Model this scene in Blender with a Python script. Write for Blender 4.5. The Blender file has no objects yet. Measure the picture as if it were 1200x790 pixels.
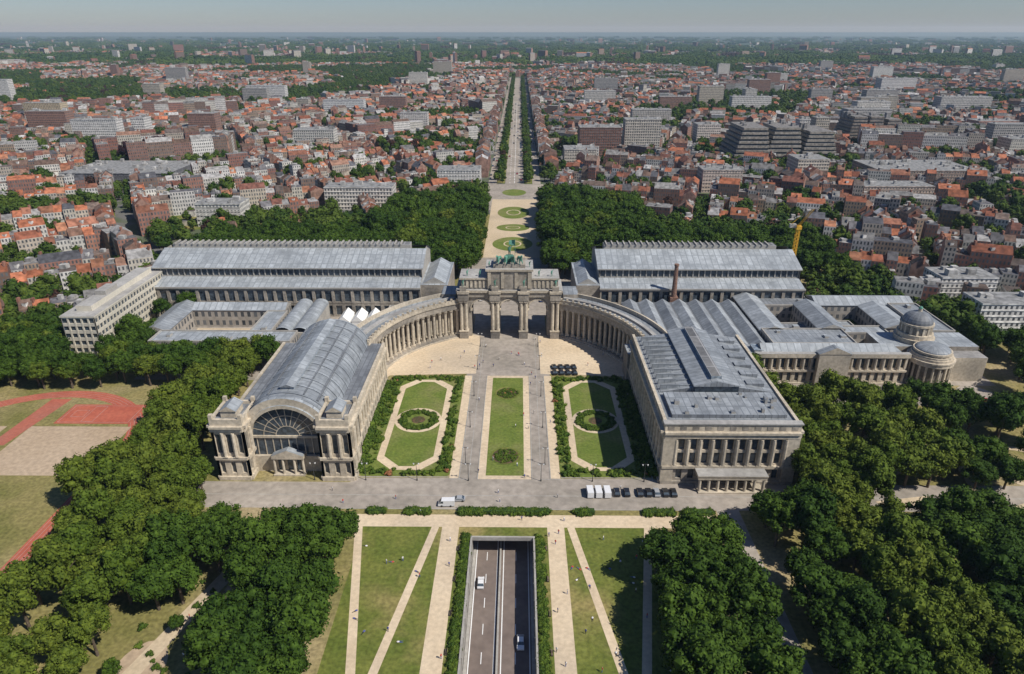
import bpy, bmesh, math, random
import numpy as np
from mathutils import Vector, noise as mnoise
random.seed(7); rs=np.random.RandomState(11)
R=random.random; U=random.uniform
scene=bpy.context.scene
LINK=scene.collection.objects.link

# ---------------------------------------------------------------- materials
def newmat(name):
    m=bpy.data.materials.new(name); m.use_nodes=True
    nt=m.node_tree; b=nt.nodes['Principled BSDF']
    return m,nt,b
def N(nt,t,**k):
    n=nt.nodes.new(t)
    for a,v in k.items(): setattr(n,a,v)
    return n
def noise_fac(nt,scale,detail=4,lo=.35,hi=.65,vec=None):
    if vec is None:
        g=N(nt,'ShaderNodeNewGeometry'); vec=g.outputs['Position']
    n=N(nt,'ShaderNodeTexNoise'); n.inputs['Scale'].default_value=scale; n.inputs['Detail'].default_value=detail
    nt.links.new(vec,n.inputs['Vector'])
    r=N(nt,'ShaderNodeMapRange'); r.inputs[1].default_value=lo; r.inputs[2].default_value=hi
    nt.links.new(n.outputs['Fac'],r.inputs[0])
    return r.outputs[0]
def mix(nt,f,a,b,mode='MIX'):
    n=N(nt,'ShaderNodeMix',data_type='RGBA',blend_type=mode)
    if isinstance(f,(int,float)): n.inputs[0].default_value=f
    else: nt.links.new(f,n.inputs[0])
    for s,v in ((6,a),(7,b)):
        if isinstance(v,(tuple,list)): n.inputs[s].default_value=(*v[:3],1)
        else: nt.links.new(v,n.inputs[s])
    return n.outputs[2]
def mth(nt,op,a,b=0.0):
    n=N(nt,'ShaderNodeMath',operation=op)
    for i,v in enumerate((a,b)):
        if isinstance(v,(int,float)): n.inputs[i].default_value=v
        else: nt.links.new(v,n.inputs[i])
    return n.outputs[0]
def noisy(name,a,b,scale=.1,c=None,scale2=1.5,rough=.9,spec=.2,metal=0,amt2=.35):
    m,nt,bs=newmat(name)
    col=mix(nt,noise_fac(nt,scale,5),a,b)
    if c is not None: col=mix(nt,noise_fac(nt,scale*.35,4,.5,.68),col,c)
    f=noise_fac(nt,scale2,3,.3,.7)
    v=mix(nt,f,(1-amt2,)*3,(1+amt2*.6,)*3)
    col=mix(nt,1.0,col,v,'MULTIPLY')
    nt.links.new(col,bs.inputs['Base Color'])
    bs.inputs['Roughness'].default_value=rough; bs.inputs['Specular IOR Level'].default_value=spec
    bs.inputs['Metallic'].default_value=metal
    return m
M={}
M['lawn']=noisy('lawn_grass',(.105,.135,.024),(.160,.175,.038),.12,(.29,.235,.09),.9,amt2=.35)
M['lawnb']=noisy('fine_lawn_grass',(.115,.160,.028),(.155,.190,.04),.15,(.20,.20,.07),1.0,amt2=.28)
M['dry']=noisy('dry_grass',(.16,.155,.045),(.27,.225,.09),.06,(.38,.30,.17),.9,amt2=.35)
M['sand']=noisy('sand_gravel',(.50,.40,.27),(.57,.46,.32),.05,(.43,.35,.25),.8,amt2=.15)
M['sandlt']=noisy('light_gravel',(.57,.45,.305),(.66,.535,.375),.07,(.49,.40,.29),.8,amt2=.15)
M['earth']=noisy('bare_earth',(.40,.30,.20),(.46,.355,.25),.04,(.30,.25,.14),.7,amt2=.2)
M['pave']=noisy('paving',(.27,.24,.20),(.35,.305,.26),.06,(.40,.35,.295),.4,amt2=.22)
M['road']=noisy('asphalt',(.11,.105,.10),(.15,.145,.14),.05,None,.5,amt2=.15)
M['troad']=noisy('tunnel_asphalt',(.16,.125,.108),(.20,.16,.135),.1,None,.5,amt2=.15)
M['white']=noisy('white_paint',(.75,.75,.73),(.8,.8,.78),1,amt2=.05)
M['track']=noisy('red_track',(.38,.095,.06),(.45,.13,.08),.1,(.36,.14,.10),.8,amt2=.15)
M['conc']=noisy('concrete',(.32,.30,.27),(.40,.38,.34),.2,None,1.2,amt2=.15)
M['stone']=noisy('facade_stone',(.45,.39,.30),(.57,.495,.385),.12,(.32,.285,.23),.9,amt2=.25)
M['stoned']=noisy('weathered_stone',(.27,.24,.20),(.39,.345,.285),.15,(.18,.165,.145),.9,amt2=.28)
M['roofl']=noisy('limestone_roof_deck',(.32,.31,.29),(.42,.405,.38),.1,(.24,.23,.22),.7,amt2=.2)
M['cream']=noisy('cream_cladding',(.54,.50,.41),(.62,.57,.47),.1,None,.9,amt2=.12)
M['copper']=noisy('green_copper',(.10,.27,.20),(.16,.36,.27),.6,(.06,.13,.10),2,rough=.6)
M['bark']=noisy('bark',(.10,.075,.05),(.15,.12,.09),2)
M['hedge']=noisy('hedge_leaves',(.025,.055,.012),(.05,.095,.018),.8,None,2.5,amt2=.5)
M['bed']=noisy('flower_bed',(.05,.07,.025),(.12,.07,.04),1.2,(.16,.09,.06),3,amt2=.5)
M['yellow']=noisy('yellow_steel',(.65,.36,.03),(.7,.40,.05),1)
M['brick']=noisy('chimney_brick',(.20,.12,.09),(.25,.15,.11),1)
M['canvas']=noisy('white_canvas',(.78,.78,.76),(.82,.82,.8),1,amt2=.05)
M['woodm']=noisy('dark_metal',(.05,.05,.05),(.07,.07,.07),1,rough=.4)
def glassm(name,a=(.035,.045,.055)):
    m,nt,b=newmat(name)
    col=mix(nt,noise_fac(nt,.7,2),a,tuple(x*2.2 for x in a)); nt.links.new(col,b.inputs['Base Color'])
    b.inputs['Roughness'].default_value=.15; b.inputs['Specular IOR Level'].default_value=.6
    return m
M['glass']=glassm('window_glass')
M['glassroof']=glassm('roof_glazing',(.14,.165,.185))
def zinc(name,a,b,seam=1.0,dark=.72):
    m,nt,bs=newmat(name)
    uv=N(nt,'ShaderNodeUVMap'); sep=N(nt,'ShaderNodeSeparateXYZ'); nt.links.new(uv.outputs[0],sep.inputs[0])
    fr=mth(nt,'FRACT',mth(nt,'DIVIDE',sep.outputs[0],seam))
    s=mth(nt,'LESS_THAN',fr,.14)
    fr2=mth(nt,'FRACT',mth(nt,'DIVIDE',sep.outputs[1],seam*2.7)); s2=mth(nt,'LESS_THAN',fr2,.05)
    s=mth(nt,'MAXIMUM',s,s2)
    wn=N(nt,'ShaderNodeTexWhiteNoise',noise_dimensions='2D'); cmb=N(nt,'ShaderNodeCombineXYZ')
    nt.links.new(mth(nt,'FLOOR',mth(nt,'DIVIDE',sep.outputs[0],seam)),cmb.inputs[0])
    nt.links.new(mth(nt,'FLOOR',mth(nt,'DIVIDE',sep.outputs[1],seam*2.7)),cmb.inputs[1])
    nt.links.new(cmb.outputs[0],wn.inputs[0])
    col=mix(nt,noise_fac(nt,.06,5),a,b)
    col=mix(nt,1.0,col,mix(nt,wn.outputs[0],(.84,.84,.84),(1.10,1.10,1.10)),'MULTIPLY')
    col=mix(nt,1.0,col,mix(nt,noise_fac(nt,.5,4),(.8,.8,.8),(1.1,1.1,1.1)),'MULTIPLY')
    col=mix(nt,noise_fac(nt,.13,6,.55,.75),col,tuple(x*.6 for x in a))
    col=mix(nt,s,col,tuple(x*dark for x in a))
    nt.links.new(col,bs.inputs['Base Color']); bs.inputs['Roughness'].default_value=.55
    bs.inputs['Specular IOR Level'].default_value=.35
    return m
M['zinc']=zinc('zinc_roof',(.225,.245,.265),(.30,.32,.335),2.2)
M['zincd']=zinc('dark_zinc_roof',(.165,.175,.19),(.235,.25,.265),2.0)
M['zincl']=zinc('pale_zinc_roof',(.305,.33,.35),(.375,.40,.415),3.0)
M['ribs']=zinc('ribbed_rooflight',(.14,.14,.14),(.21,.205,.195),3.2,2.3)
def attrcol(nt):
    a=N(nt,'ShaderNodeAttribute'); a.attribute_name='col'; return a.outputs['Color']
m,nt,bs=newmat('house_wall')
uv=N(nt,'ShaderNodeUVMap'); sep=N(nt,'ShaderNodeSeparateXYZ'); nt.links.new(uv.outputs[0],sep.inputs[0])
fu=mth(nt,'FRACT',sep.outputs[0]); fv=mth(nt,'FRACT',sep.outputs[1])
w=mth(nt,'MULTIPLY',mth(nt,'LESS_THAN',mth(nt,'ABSOLUTE',mth(nt,'SUBTRACT',fu,.5)),.24),mth(nt,'LESS_THAN',mth(nt,'ABSOLUTE',mth(nt,'SUBTRACT',fv,.52)),.28))
wn=N(nt,'ShaderNodeTexWhiteNoise',noise_dimensions='2D'); cmb=N(nt,'ShaderNodeCombineXYZ')
nt.links.new(mth(nt,'FLOOR',sep.outputs[0]),cmb.inputs[0]); nt.links.new(mth(nt,'FLOOR',sep.outputs[1]),cmb.inputs[1]); nt.links.new(cmb.outputs[0],wn.inputs[0])
col=mix(nt,1.0,attrcol(nt),mix(nt,noise_fac(nt,.4,3),(.78,.78,.78),(1.08,1.08,1.08)),'MULTIPLY')
col=mix(nt,w,col,mix(nt,wn.outputs[0],(.025,.03,.035),(.13,.135,.14))); nt.links.new(col,bs.inputs['Base Color']); bs.inputs['Roughness'].default_value=.8
M['wall']=m
m,nt,bs=newmat('house_roof')
col=mix(nt,1.0,attrcol(nt),mix(nt,noise_fac(nt,.35,5),(.6,.6,.6),(1.3,1.3,1.3)),'MULTIPLY')
nt.links.new(col,bs.inputs['Base Color']); bs.inputs['Roughness'].default_value=.85; bs.inputs['Specular IOR Level'].default_value=.2
M['roof']=m
def foliage(name,a,b,c=None,th=.93):
    m,nt,bs=newmat(name)
    oi=N(nt,'ShaderNodeObjectInfo')
    col=mix(nt,oi.outputs['Random'],a,b)
    if c: col=mix(nt,mth(nt,'GREATER_THAN',oi.outputs['Random'],th),col,c)
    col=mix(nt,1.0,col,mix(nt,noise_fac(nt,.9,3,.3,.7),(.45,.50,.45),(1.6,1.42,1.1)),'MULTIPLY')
    nt.links.new(col,bs.inputs['Base Color']); bs.inputs['Roughness'].default_value=.75; bs.inputs['Specular IOR Level'].default_value=.10
    return m
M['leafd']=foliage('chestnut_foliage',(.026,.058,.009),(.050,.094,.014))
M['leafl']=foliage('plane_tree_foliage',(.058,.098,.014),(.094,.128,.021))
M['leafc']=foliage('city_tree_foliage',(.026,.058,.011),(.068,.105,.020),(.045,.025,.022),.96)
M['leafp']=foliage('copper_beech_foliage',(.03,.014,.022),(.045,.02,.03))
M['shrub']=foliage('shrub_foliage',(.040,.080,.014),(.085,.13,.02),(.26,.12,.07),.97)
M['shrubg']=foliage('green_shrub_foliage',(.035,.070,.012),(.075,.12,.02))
m,nt,bs=newmat('ground')
g=N(nt,'ShaderNodeNewGeometry')
v=N(nt,'ShaderNodeTexVoronoi'); v.inputs['Scale'].default_value=.03; nt.links.new(g.outputs['Position'],v.inputs['Vector'])
vs=N(nt,'ShaderNodeSeparateXYZ'); nt.links.new(v.outputs['Color'],vs.inputs[0])
cr=N(nt,'ShaderNodeValToRGB'); nt.links.new(vs.outputs[0],cr.inputs[0])
cr.color_ramp.interpolation='CONSTANT'; e=cr.color_ramp.elements
e[0].color=(.035,.065,.02,1); e[1].position=.55; e[1].color=(.10,.10,.095,1)
for p,c in ((.65,(.06,.10,.03,1)),(.85,(.16,.15,.14,1)),(.93,(.15,.09,.06,1))):
    x=e.new(p); x.color=c
sx=N(nt,'ShaderNodeSeparateXYZ'); nt.links.new(g.outputs['Position'],sx.inputs[0])
far=N(nt,'ShaderNodeMapRange'); far.inputs[1].default_value=2600; far.inputs[2].default_value=3200; nt.links.new(sx.outputs[1],far.inputs[0])
near=mix(nt,noise_fac(nt,.03,4,.45,.55),(.13,.125,.118),(.075,.095,.045))
col=mix(nt,far.outputs[0],near,cr.outputs[0])
forest=noise_fac(nt,.0007,3,.42,.5)
f2=N(nt,'ShaderNodeMapRange'); f2.inputs[1].default_value=3500; f2.inputs[2].default_value=9000; nt.links.new(sx.outputs[1],f2.inputs[0])
ff=mth(nt,'MAXIMUM',mth(nt,'MULTIPLY',forest,far.outputs[0]),f2.outputs[0])
col=mix(nt,ff,col,(.028,.052,.02)); nt.links.new(col,bs.inputs['Base Color']); bs.inputs['Roughness'].default_value=.95
M['ground']=m

# ---------------------------------------------------------------- mesh builder
class MB:
    def __init__(s): s.V=[];s.F=[];s.M=[];s.C=[];s.U=[];s.mats=[]
    def mi(s,k):
        if k not in s.mats: s.mats.append(k)
        return s.mats.index(k)
    def face(s,pts,m,c=(1,1,1),uv=None):
        n=len(s.V); k=len(pts); s.V.extend(pts); s.F.append(tuple(range(n,n+k))); s.M.append(s.mi(m))
        s.C.extend([c]*k); s.U.extend(uv if uv else [(p[0],p[1]) for p in pts])
    def wall(s,p,q,z0,z1,m,c=(1,1,1),win=None):
        L=math.hypot(q[0]-p[0],q[1]-p[1])
        if win: u=max(1,round(L/win[0])); w=max(1,round((z1-z0)/win[1])); uv=[(0,0),(u,0),(u,w),(0,w)]
        else: uv=[(0,z0),(L,z0),(L,z1),(0,z1)]
        s.face([(p[0],p[1],z0),(q[0],q[1],z0),(q[0],q[1],z1),(p[0],p[1],z1)],m,c,uv)
    def prism(s,poly,z0,z1,m,mt=None,c=(1,1,1),ct=None,win=None,bot=False):
        A=sum(poly[i][0]*poly[(i+1)%len(poly)][1]-poly[(i+1)%len(poly)][0]*poly[i][1] for i in range(len(poly)))
        if A<0: poly=poly[::-1]
        for i in range(len(poly)): s.wall(poly[i],poly[(i+1)%len(poly)],z0,z1,m,c,win)
        s.face([(p[0],p[1],z1) for p in poly],mt or m,ct or c)
        if bot: s.face([(p[0],p[1],z0) for p in poly[::-1]],m,c)
    def box(s,x0,x1,y0,y1,z0,z1,m,mt=None,c=(1,1,1),ct=None,win=None,bot=False):
        s.prism([(x0,y0),(x1,y0),(x1,y1),(x0,y1)],z0,z1,m,mt,c,ct,win,bot)
    def cyl(s,x,y,r0,r1,z0,z1,n=10,m='stone',cap=True,c=(1,1,1)):
        a=[2*math.pi*i/n for i in range(n+1)]
        for i in range(n):
            s.face([(x+r0*math.cos(a[i]),y+r0*math.sin(a[i]),z0),(x+r0*math.cos(a[i+1]),y+r0*math.sin(a[i+1]),z0),
                    (x+r1*math.cos(a[i+1]),y+r1*math.sin(a[i+1]),z1),(x+r1*math.cos(a[i]),y+r1*math.sin(a[i]),z1)],m,c,
                    [(i*2,z0),(i*2+2,z0),(i*2+2,z1),(i*2,z1)])
        if cap: s.face([(x+r1*math.cos(t),y+r1*math.sin(t),z1) for t in a[:-1]],m,c)
    def lbox(s,o,d,n,a0,a1,b0,b1,z0,z1,m,mt=None,bot=False):
        P=lambda a,b:(o[0]+d[0]*a+n[0]*b,o[1]+d[1]*a+n[1]*b)
        s.prism([P(a0,b0),P(a1,b0),P(a1,b1),P(a0,b1)],z0,z1,m,mt,bot=bot)
    def bays(s,p0,p1,z0,z1,nb,lv=1,pier=.4,dep=.7,st='stone',gl='glass',cols=0,sp=.25):
        L=math.hypot(p1[0]-p0[0],p1[1]-p0[1]); d=((p1[0]-p0[0])/L,(p1[1]-p0[1])/L); n=(d[1],-d[0])
        P=lambda a,b:(p0[0]+d[0]*a+n[0]*b,p0[1]+d[1]*a+n[1]*b)
        s.wall(P(0,-dep),P(L,-dep),z0,z1,gl)
        w=L/nb; pw=w*pier
        for i in range(nb+1):
            a=i*w; s.lbox(p0,d,n,max(0,a-pw/2),min(L,a+pw/2),-dep+.01,0,z0,z1,st)
            if cols and 0<i<nb or cols==2:
                q=P(min(L-.5,max(.5,a)),.25); s.cyl(q[0],q[1],pw*.36,pw*.3,z0+.3,z1-.5,8,st)
                s.lbox(p0,d,n,max(0,a-pw*.45),min(L,a+pw*.45),.005,.8,z0,z0+.3,st); 
        h=(z1-z0)/lv
        for k in range(lv+1):
            a=z0+k*h-h*sp/2; b=z0+k*h+h*sp/2
            s.lbox(p0,d,n,.01,L-.01,-dep+.02,-.12,max(a,z0),min(b,z1),st,bot=True)
    def gable(s,x0,x1,y0,y1,z0,z1,axis,m,mw=None):
        if axis=='y':
            c=(x0+x1)/2
            s.face([(x0,y1,z0),(x0,y0,z0),(c,y0,z1),(c,y1,z1)],m,uv=[(y1,0),(y0,0),(y0,x1-c),(y1,x1-c)])
            s.face([(x1,y0,z0),(x1,y1,z0),(c,y1,z1),(c,y0,z1)],m,uv=[(y0,0),(y1,0),(y1,x1-c),(y0,x1-c)])
            s.face([(x0,y0,z0),(x1,y0,z0),(c,y0,z1)],mw or m); s.face([(x1,y1,z0),(x0,y1,z0),(c,y1,z1)],mw or m)
        else:
            c=(y0+y1)/2
            s.face([(x0,y0,z0),(x1,y0,z0),(x1,c,z1),(x0,c,z1)],m,uv=[(x0,0),(x1,0),(x1,c-y0),(x0,c-y0)])
            s.face([(x1,y1,z0),(x0,y1,z0),(x0,c,z1),(x1,c,z1)],m,uv=[(x1,0),(x0,0),(x0,c-y0),(x1,c-y0)])
            s.face([(x0,y1,z0),(x0,y0,z0),(x0,c,z1)],mw or m); s.face([(x1,y0,z0),(x1,y1,z0),(x1,c,z1)],mw or m)
    def mesh(s,name):
        me=bpy.data.meshes.new(name); me.from_pydata(s.V,[],s.F)
        for k in s.mats: me.materials.append(M[k])
        me.polygons.foreach_set('material_index',s.M)
        uvl=me.uv_layers.new(name='UVMap'); uvl.data.foreach_set('uv',np.array(s.U,dtype=np.float32).ravel())
        ca=me.color_attributes.new('col','FLOAT_COLOR','CORNER')
        c=np.ones((len(s.C),4),dtype=np.float32); c[:,:3]=np.array(s.C,dtype=np.float32); ca.data.foreach_set('color',c.ravel())
        me.update(); return me
    def build(s,name,loc=None):
        o=bpy.data.objects.new(name,s.mesh(name)); LINK(o)
        if loc: o.location=loc
        return o
def sheet(name,polys,z,m):
    b=MB()
    for p in polys:
        A=sum(p[i][0]*p[(i+1)%len(p)][1]-p[(i+1)%len(p)][0]*p[i][1] for i in range(len(p)))
        if A<0: p=p[::-1]
        b.face([(x,y,z) for x,y in p],m)
    return b.build(name)
def rect(x0,x1,y0,y1): return [(x0,y0),(x1,y0),(x1,y1),(x0,y1)]
def ell(cx,cy,rx,ry,n=40): return [(cx+rx*math.cos(2*math.pi*i/n),cy+ry*math.sin(2*math.pi*i/n)) for i in range(n)]
def strip(pts,w):
    out=[]
    for (a,b) in zip(pts[:-1],pts[1:]):
        L=math.hypot(b[0]-a[0],b[1]-a[1]); n=(-(b[1]-a[1])/L*w/2,(b[0]-a[0])/L*w/2)
        out.append([(a[0]-n[0],a[1]-n[1]),(b[0]-n[0],b[1]-n[1]),(b[0]+n[0],b[1]+n[1]),(a[0]+n[0],a[1]+n[1])])
    return out
def band(pts,w):
    L=[];Rr=[]
    for i,p in enumerate(pts):
        a=pts[max(0,i-1)]; b=pts[min(len(pts)-1,i+1)]; l=math.hypot(b[0]-a[0],b[1]-a[1]) or 1
        n=(-(b[1]-a[1])/l*w/2,(b[0]-a[0])/l*w/2); L.append((p[0]+n[0],p[1]+n[1])); Rr.append((p[0]-n[0],p[1]-n[1]))
    return [[L[i],Rr[i],Rr[i+1],L[i+1]] for i in range(len(pts)-1)]
def octa(x0,x1,y0,y1,c): return [(x0+c,y0),(x1-c,y0),(x1,y0+c),(x1,y1-c),(x1-c,y1),(x0+c,y1),(x0,y1-c),(x0,y0+c)]

# ---------------------------------------------------------------- ground
HX=8.9; BIG=70000
sheet('ground',[rect(-BIG,-HX,-3000,BIG),rect(HX,BIG,-3000,BIG),rect(-HX,HX,158,BIG),rect(-HX,HX,-3000,30)],0,'ground')
sheet('park_lawn',[rect(-260,-HX,-60,300),rect(HX,236,-60,300),rect(-HX,HX,158,300),rect(-200,200,300,545)],.02,'dry')
sheet('park_road',[rect(-100,240,172,185.5),rect(-18.5,18.5,185.5,262),rect(-51,-18.5,185.5,188),rect(18.5,51,185.5,188),
   rect(-18,18,262,330),rect(-28,38,330,430),rect(66,73,60,172),rect(-260,-195,296,302)],.04,'pave')
inner=[(57*math.sin(math.radians(a)),251+57*math.cos(math.radians(a))) for a in range(-90,91,6)]
lft=[p for p in inner if p[0]<-17]; rgt=[p for p in inner if p[0]>17]
sheet('gravel_court',[lft+[(-14,304),(-14,264),(-51,262)]],.045,'sandlt')
sheet('gravel_court',[[(14,304)]+rgt+[(51,262),(14,264)]],.045,'sandlt')
sheet('gravel_path',[rect(-64,64,163.5,169.2)],.05,'sandlt')
sheet('gravel_path',[rect(-18.3,-13.2,30,163.5),rect(13.2,18.3,30,163.5)],.05,'sandlt')
sheet('gravel_path',strip([(-43.4,163.5),(-22,42)],2.3)+strip([(43.4,163.5),(22,42)],2.3),.055,'sandlt')
sheet('gravel_path',strip([(-20.3,163.5),(-36,72)],2.2)+strip([(20.3,163.5),(36,72)],2.2),.06,'sandlt')
sheet('gravel_path',[rect(-66,-58,158,172),rect(-110,-66,158,166)],.05,'sand')
sheet('gravel_path',band([(-70,159),(-76,140),(-83,118),(-90,96),(-94,60)],4.2),.053,'sand')
sheet('worn_ground',[ell(-84,112,6,9,24)],.045,'earth'); sheet('worn_ground',[ell(-71,132,3,12,24)],.046,'earth')
sheet('lawn',[rect(-42,-18.3,40,163.5),rect(18.3,42,40,163.5),rect(-13.2,-HX-.5,30,163.5),rect(HX+.5,13.2,30,163.5),rect(-HX-.5,HX+.5,159,163.5)],.035,'lawn')
def parterre(x0,x1):
    cx=(x0+x1)/2; cy=225
    sheet('parterre_planting',[octa(x0,x1,189,261,1)],.05,'lawnb')
    sheet('parterre_gravel_walk',[octa(x0+4.2,x1-4.2,192.5,258,6)],.07,'sandlt')
    sheet('parterre_lawn',[octa(x0+6.6,x1-6.6,194.6,256,6)],.09,'lawnb')
    sheet('parterre_gravel_ring',[ell(cx,cy,8.9,8.9)],.11,'sandlt')
    sheet('parterre_bed',[ell(cx,cy,7.4,7.4)],.13,'hedge'); sheet('parterre_bed',[ell(cx,cy,4.8,4.8)],.15,'lawnb')
    sheet('flower_bed',[ell(cx,cy,2.6,2.6)],.17,'bed')
parterre(-49,-18.6); parterre(18.6,49)
sheet('parterre_gravel_walk',[rect(-9,9,187.5,262)],.06,'sandlt')
sheet('parterre_lawn',[rect(-6.4,6.4,189.5,260)],.08,'lawnb')
for y,r in ((246.5,4.3),(201,4.6)):
    sheet('flower_bed',[ell(0,y,r+.9,r+.9)],.1,'lawn'); sheet('flower_bed',[ell(0,y,r,r)],.12,'bed')
sheet('gravel_walk',[rect(-18.5,-15.4,188,262),rect(15.4,18.5,188,262)],.065,'sandlt')
kb=MB()
for sx in (-1,1):
    for x in (9.05,15.2,49.15): kb.box(sx*x-.15,sx*x+.15,187.5,262,0,.17,'conc')
    kb.box(min(sx*12,sx*18.5),max(sx*12,sx*18.5),187.2,187.45,0,.15,'conc'); kb.box(min(sx*18.6,sx*49),max(sx*18.6,sx*49),188.3,188.6,0,.16,'conc')
kb.box(-64,64,171.7,171.95,0,.14,'conc'); kb.build('kerb')
sheet('drain_line',[rect(-100,240,178.6,178.9),rect(-12.2,-12.0,187,303),rect(12.0,12.2,187,303)],.048,'conc')
sheet('gravel_esplanade',[rect(-19,20,430,600)],.05,'sand')
for cy,rx,ry in ((462,14,17),(505,12.5,10),(552,13,20)):
    sheet('oval_lawn',[ell(0,cy,rx,ry)],.09,'lawnb'); sheet('oval_lawn_path',[ell(0,cy,rx*.45,ry*.45)],.11,'sand'); sheet('oval_lawn_center',[ell(0,cy,rx*.38,ry*.38)],.13,'lawnb')
sheet('roundabout_road',[rect(-50,-19,560,600),rect(20,50,560,600),rect(-50,50,600,665)],.045,'pave')
sheet('roundabout_lawn',[ell(0,628,11,14)],.07,'lawnb')
sheet('avenue_road',[rect(-9,9,666,2300),rect(-25.5,-17.5,666,2300),rect(17.5,25.5,666,2300)],.06,'pave')
sheet('avenue_verge',[rect(-17.3,-9.3,668,2300),rect(9.3,17.3,668,2300)],.07,'lawn')
mk=[]
for y in range(670,1500,14): mk+= [rect(-4.7,-4.4,y,y+6),rect(4.4,4.7,y,y+6),rect(-.2,.2,y,y+10)]
sheet('lane_markings',mk,.075,'white')
def stadium(cx,cy0,cy1,r,n=24):
    return [(cx+r*math.cos(math.pi*i/n),cy1+r*math.sin(math.pi*i/n)) for i in range(n+1)]+[(cx-r*math.cos(math.pi*i/n),cy0-r*math.sin(math.pi*i/n)) for i in range(n+1)]
sheet('sports_field',[stadium(-182,120,200,48)],.035,'dry')
st=stadium(-177,120,203,41); sheet('running_track',band(st+[st[0]],5.5),.05,'track')
for r in (39,40.3,41.6,42.9):
    st=stadium(-177,120,203,r); sheet('track_lane_line',band(st+[st[0]],.1),.06,'conc')
sheet('running_track_apron',[[(-186,206),(-180.5,206),(-176,240),(-184,240)]],.068,'track')
sheet('sports_pitch',[rect(-179,-141,188,219)],.062,'earth'); sheet('sports_pitch',[rect(-200,-188,188,219)],.062,'earth'); sheet('pitch_grass',[rect(-200,-141,140,188)],.06,'dry')
sheet('basketball_court',[rect(-172,-143,221,235.5)],.08,'track')
lines=[]
for k,(x0,x1,y0,y1) in enumerate(((-171,-144,222,234.5),(-162.5,-158,222.6,234),(-168.5,-163.5,226,231))):
    lines+=[rect(x0,x1,y0,y0+.12),rect(x0,x1,y1-.12,y1),rect(x0,x0+.12,y0+.12,y1-.12),rect(x1-.12,x1,y0+.12,y1-.12)]
sheet('court_markings',lines,.1,'conc')
sheet('park_path',band([(118,175),(135,178),(152,170),(168,176),(190,170),(230,176)],4),.05,'sand')
sheet('park_path',band([(150,60),(158,110),(150,170),(160,215),(150,236)],3),.053,'sand')
sheet('park_path',band(ell(178,196,12,12,24)+[(190,196)],2.5),.057,'sand'); sheet('park_path',band([(166,196),(150,200),(130,192)],2.5),.059,'sand')
sheet('park_path',[rect(100,170,238,255)],.055,'pave'); sheet('park_path',band([(190,255),(205,235),(200,215)],9),.058,'pave')
tb=MB()
for sx in (-1,1):
    tb.box(min(sx*HX,sx*(HX+.5)),max(sx*HX,sx*(HX+.5)),28,158,-6.2,.9,'conc')
tb.box(-HX-.5,HX+.5,158,158.6,-.3,.9,'conc',bot=True)
tb.box(-HX-.5,HX+.5,158.6,260,-1.0,-.3,'conc',bot=True)
tb.box(-HX-.5,-HX,158.6,260,-6.2,-1.0,'conc'); tb.box(HX,HX+.5,158.6,260,-6.2,-1.0,'conc')
tb.box(-.9,-.4,28,250,-6,-5.1,'conc'); tb.box(-8.8,-8.0,28,250,-6,-5.7,'conc'); tb.box(8.0,8.8,28,250,-6,-5.7,'conc')
tb.face([(-9,28,-6),(9,28,-6),(9,260,-6),(-9,260,-6)],'troad')
for x in (-7.7,-1.5,.3,7.5): tb.face([(x-.13,28,-5.98),(x+.13,28,-5.98),(x+.13,200,-5.98),(x-.13,200,-5.98)],'white')
for y in range(30,200,9):
    for x in (-4.6,3.9): tb.face([(x-.1,y,-5.97),(x+.1,y,-5.97),(x+.1,y+3.5,-5.97),(x-.1,y+3.5,-5.97)],'white')
for sx in (-1,1):
    for y in range(32,158,6): tb.box(sx*(HX-.12)-.1,sx*(HX-.12)+.1,y,y+.35,-6,.7,'conc')
tb.build('road_tunnel')

# ---------------------------------------------------------------- trees
def ico(r,c,sub=1):
    bm=bmesh.new(); bmesh.ops.create_icosphere(bm,subdivisions=sub,radius=r)
    V=[(v.co.x+c[0],v.co.y+c[1],v.co.z+c[2]) for v in bm.verts]; F=[tuple(v.index for v in f.verts) for f in bm.faces]; bm.free(); return V,F
def crown(lobes,nl,ls,flat=.5,core=.8):
    V=[];F=[]
    C=np.array([l[0] for l in lobes]); Rr=np.array([l[1] for l in lobes])
    for (c,r) in lobes:
        v,f=ico(r*core,c,1); o=len(V); V+=v; F+=[tuple(i+o for i in t) for t in f]
        d=rs.normal(size=(nl,3)); d/=np.linalg.norm(d,axis=1)[:,None]
        p=np.array(c)+d*r*rs.uniform(.82,1.16,size=(nl,1))
        dist=np.linalg.norm(p[:,None,:]-C[None],axis=2)/Rr[None]
        keep=(dist<.8).sum(1)==0
        for q,n in zip(p[keep],d[keep]):
            n=n+rs.normal(size=3)*flat; n/=np.linalg.norm(n)
            a=np.cross(n,rs.normal(size=3)); a/=np.linalg.norm(a); b=np.cross(n,a); s=ls*rs.uniform(.55,1.25)
            o=len(V); V+= [tuple(q+a*s*.5),tuple(q+b*s*.35),tuple(q-a*s*.5),tuple(q-b*s*.35)]; F.append((o,o+1,o+2,o+3))
    return V,F
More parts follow.
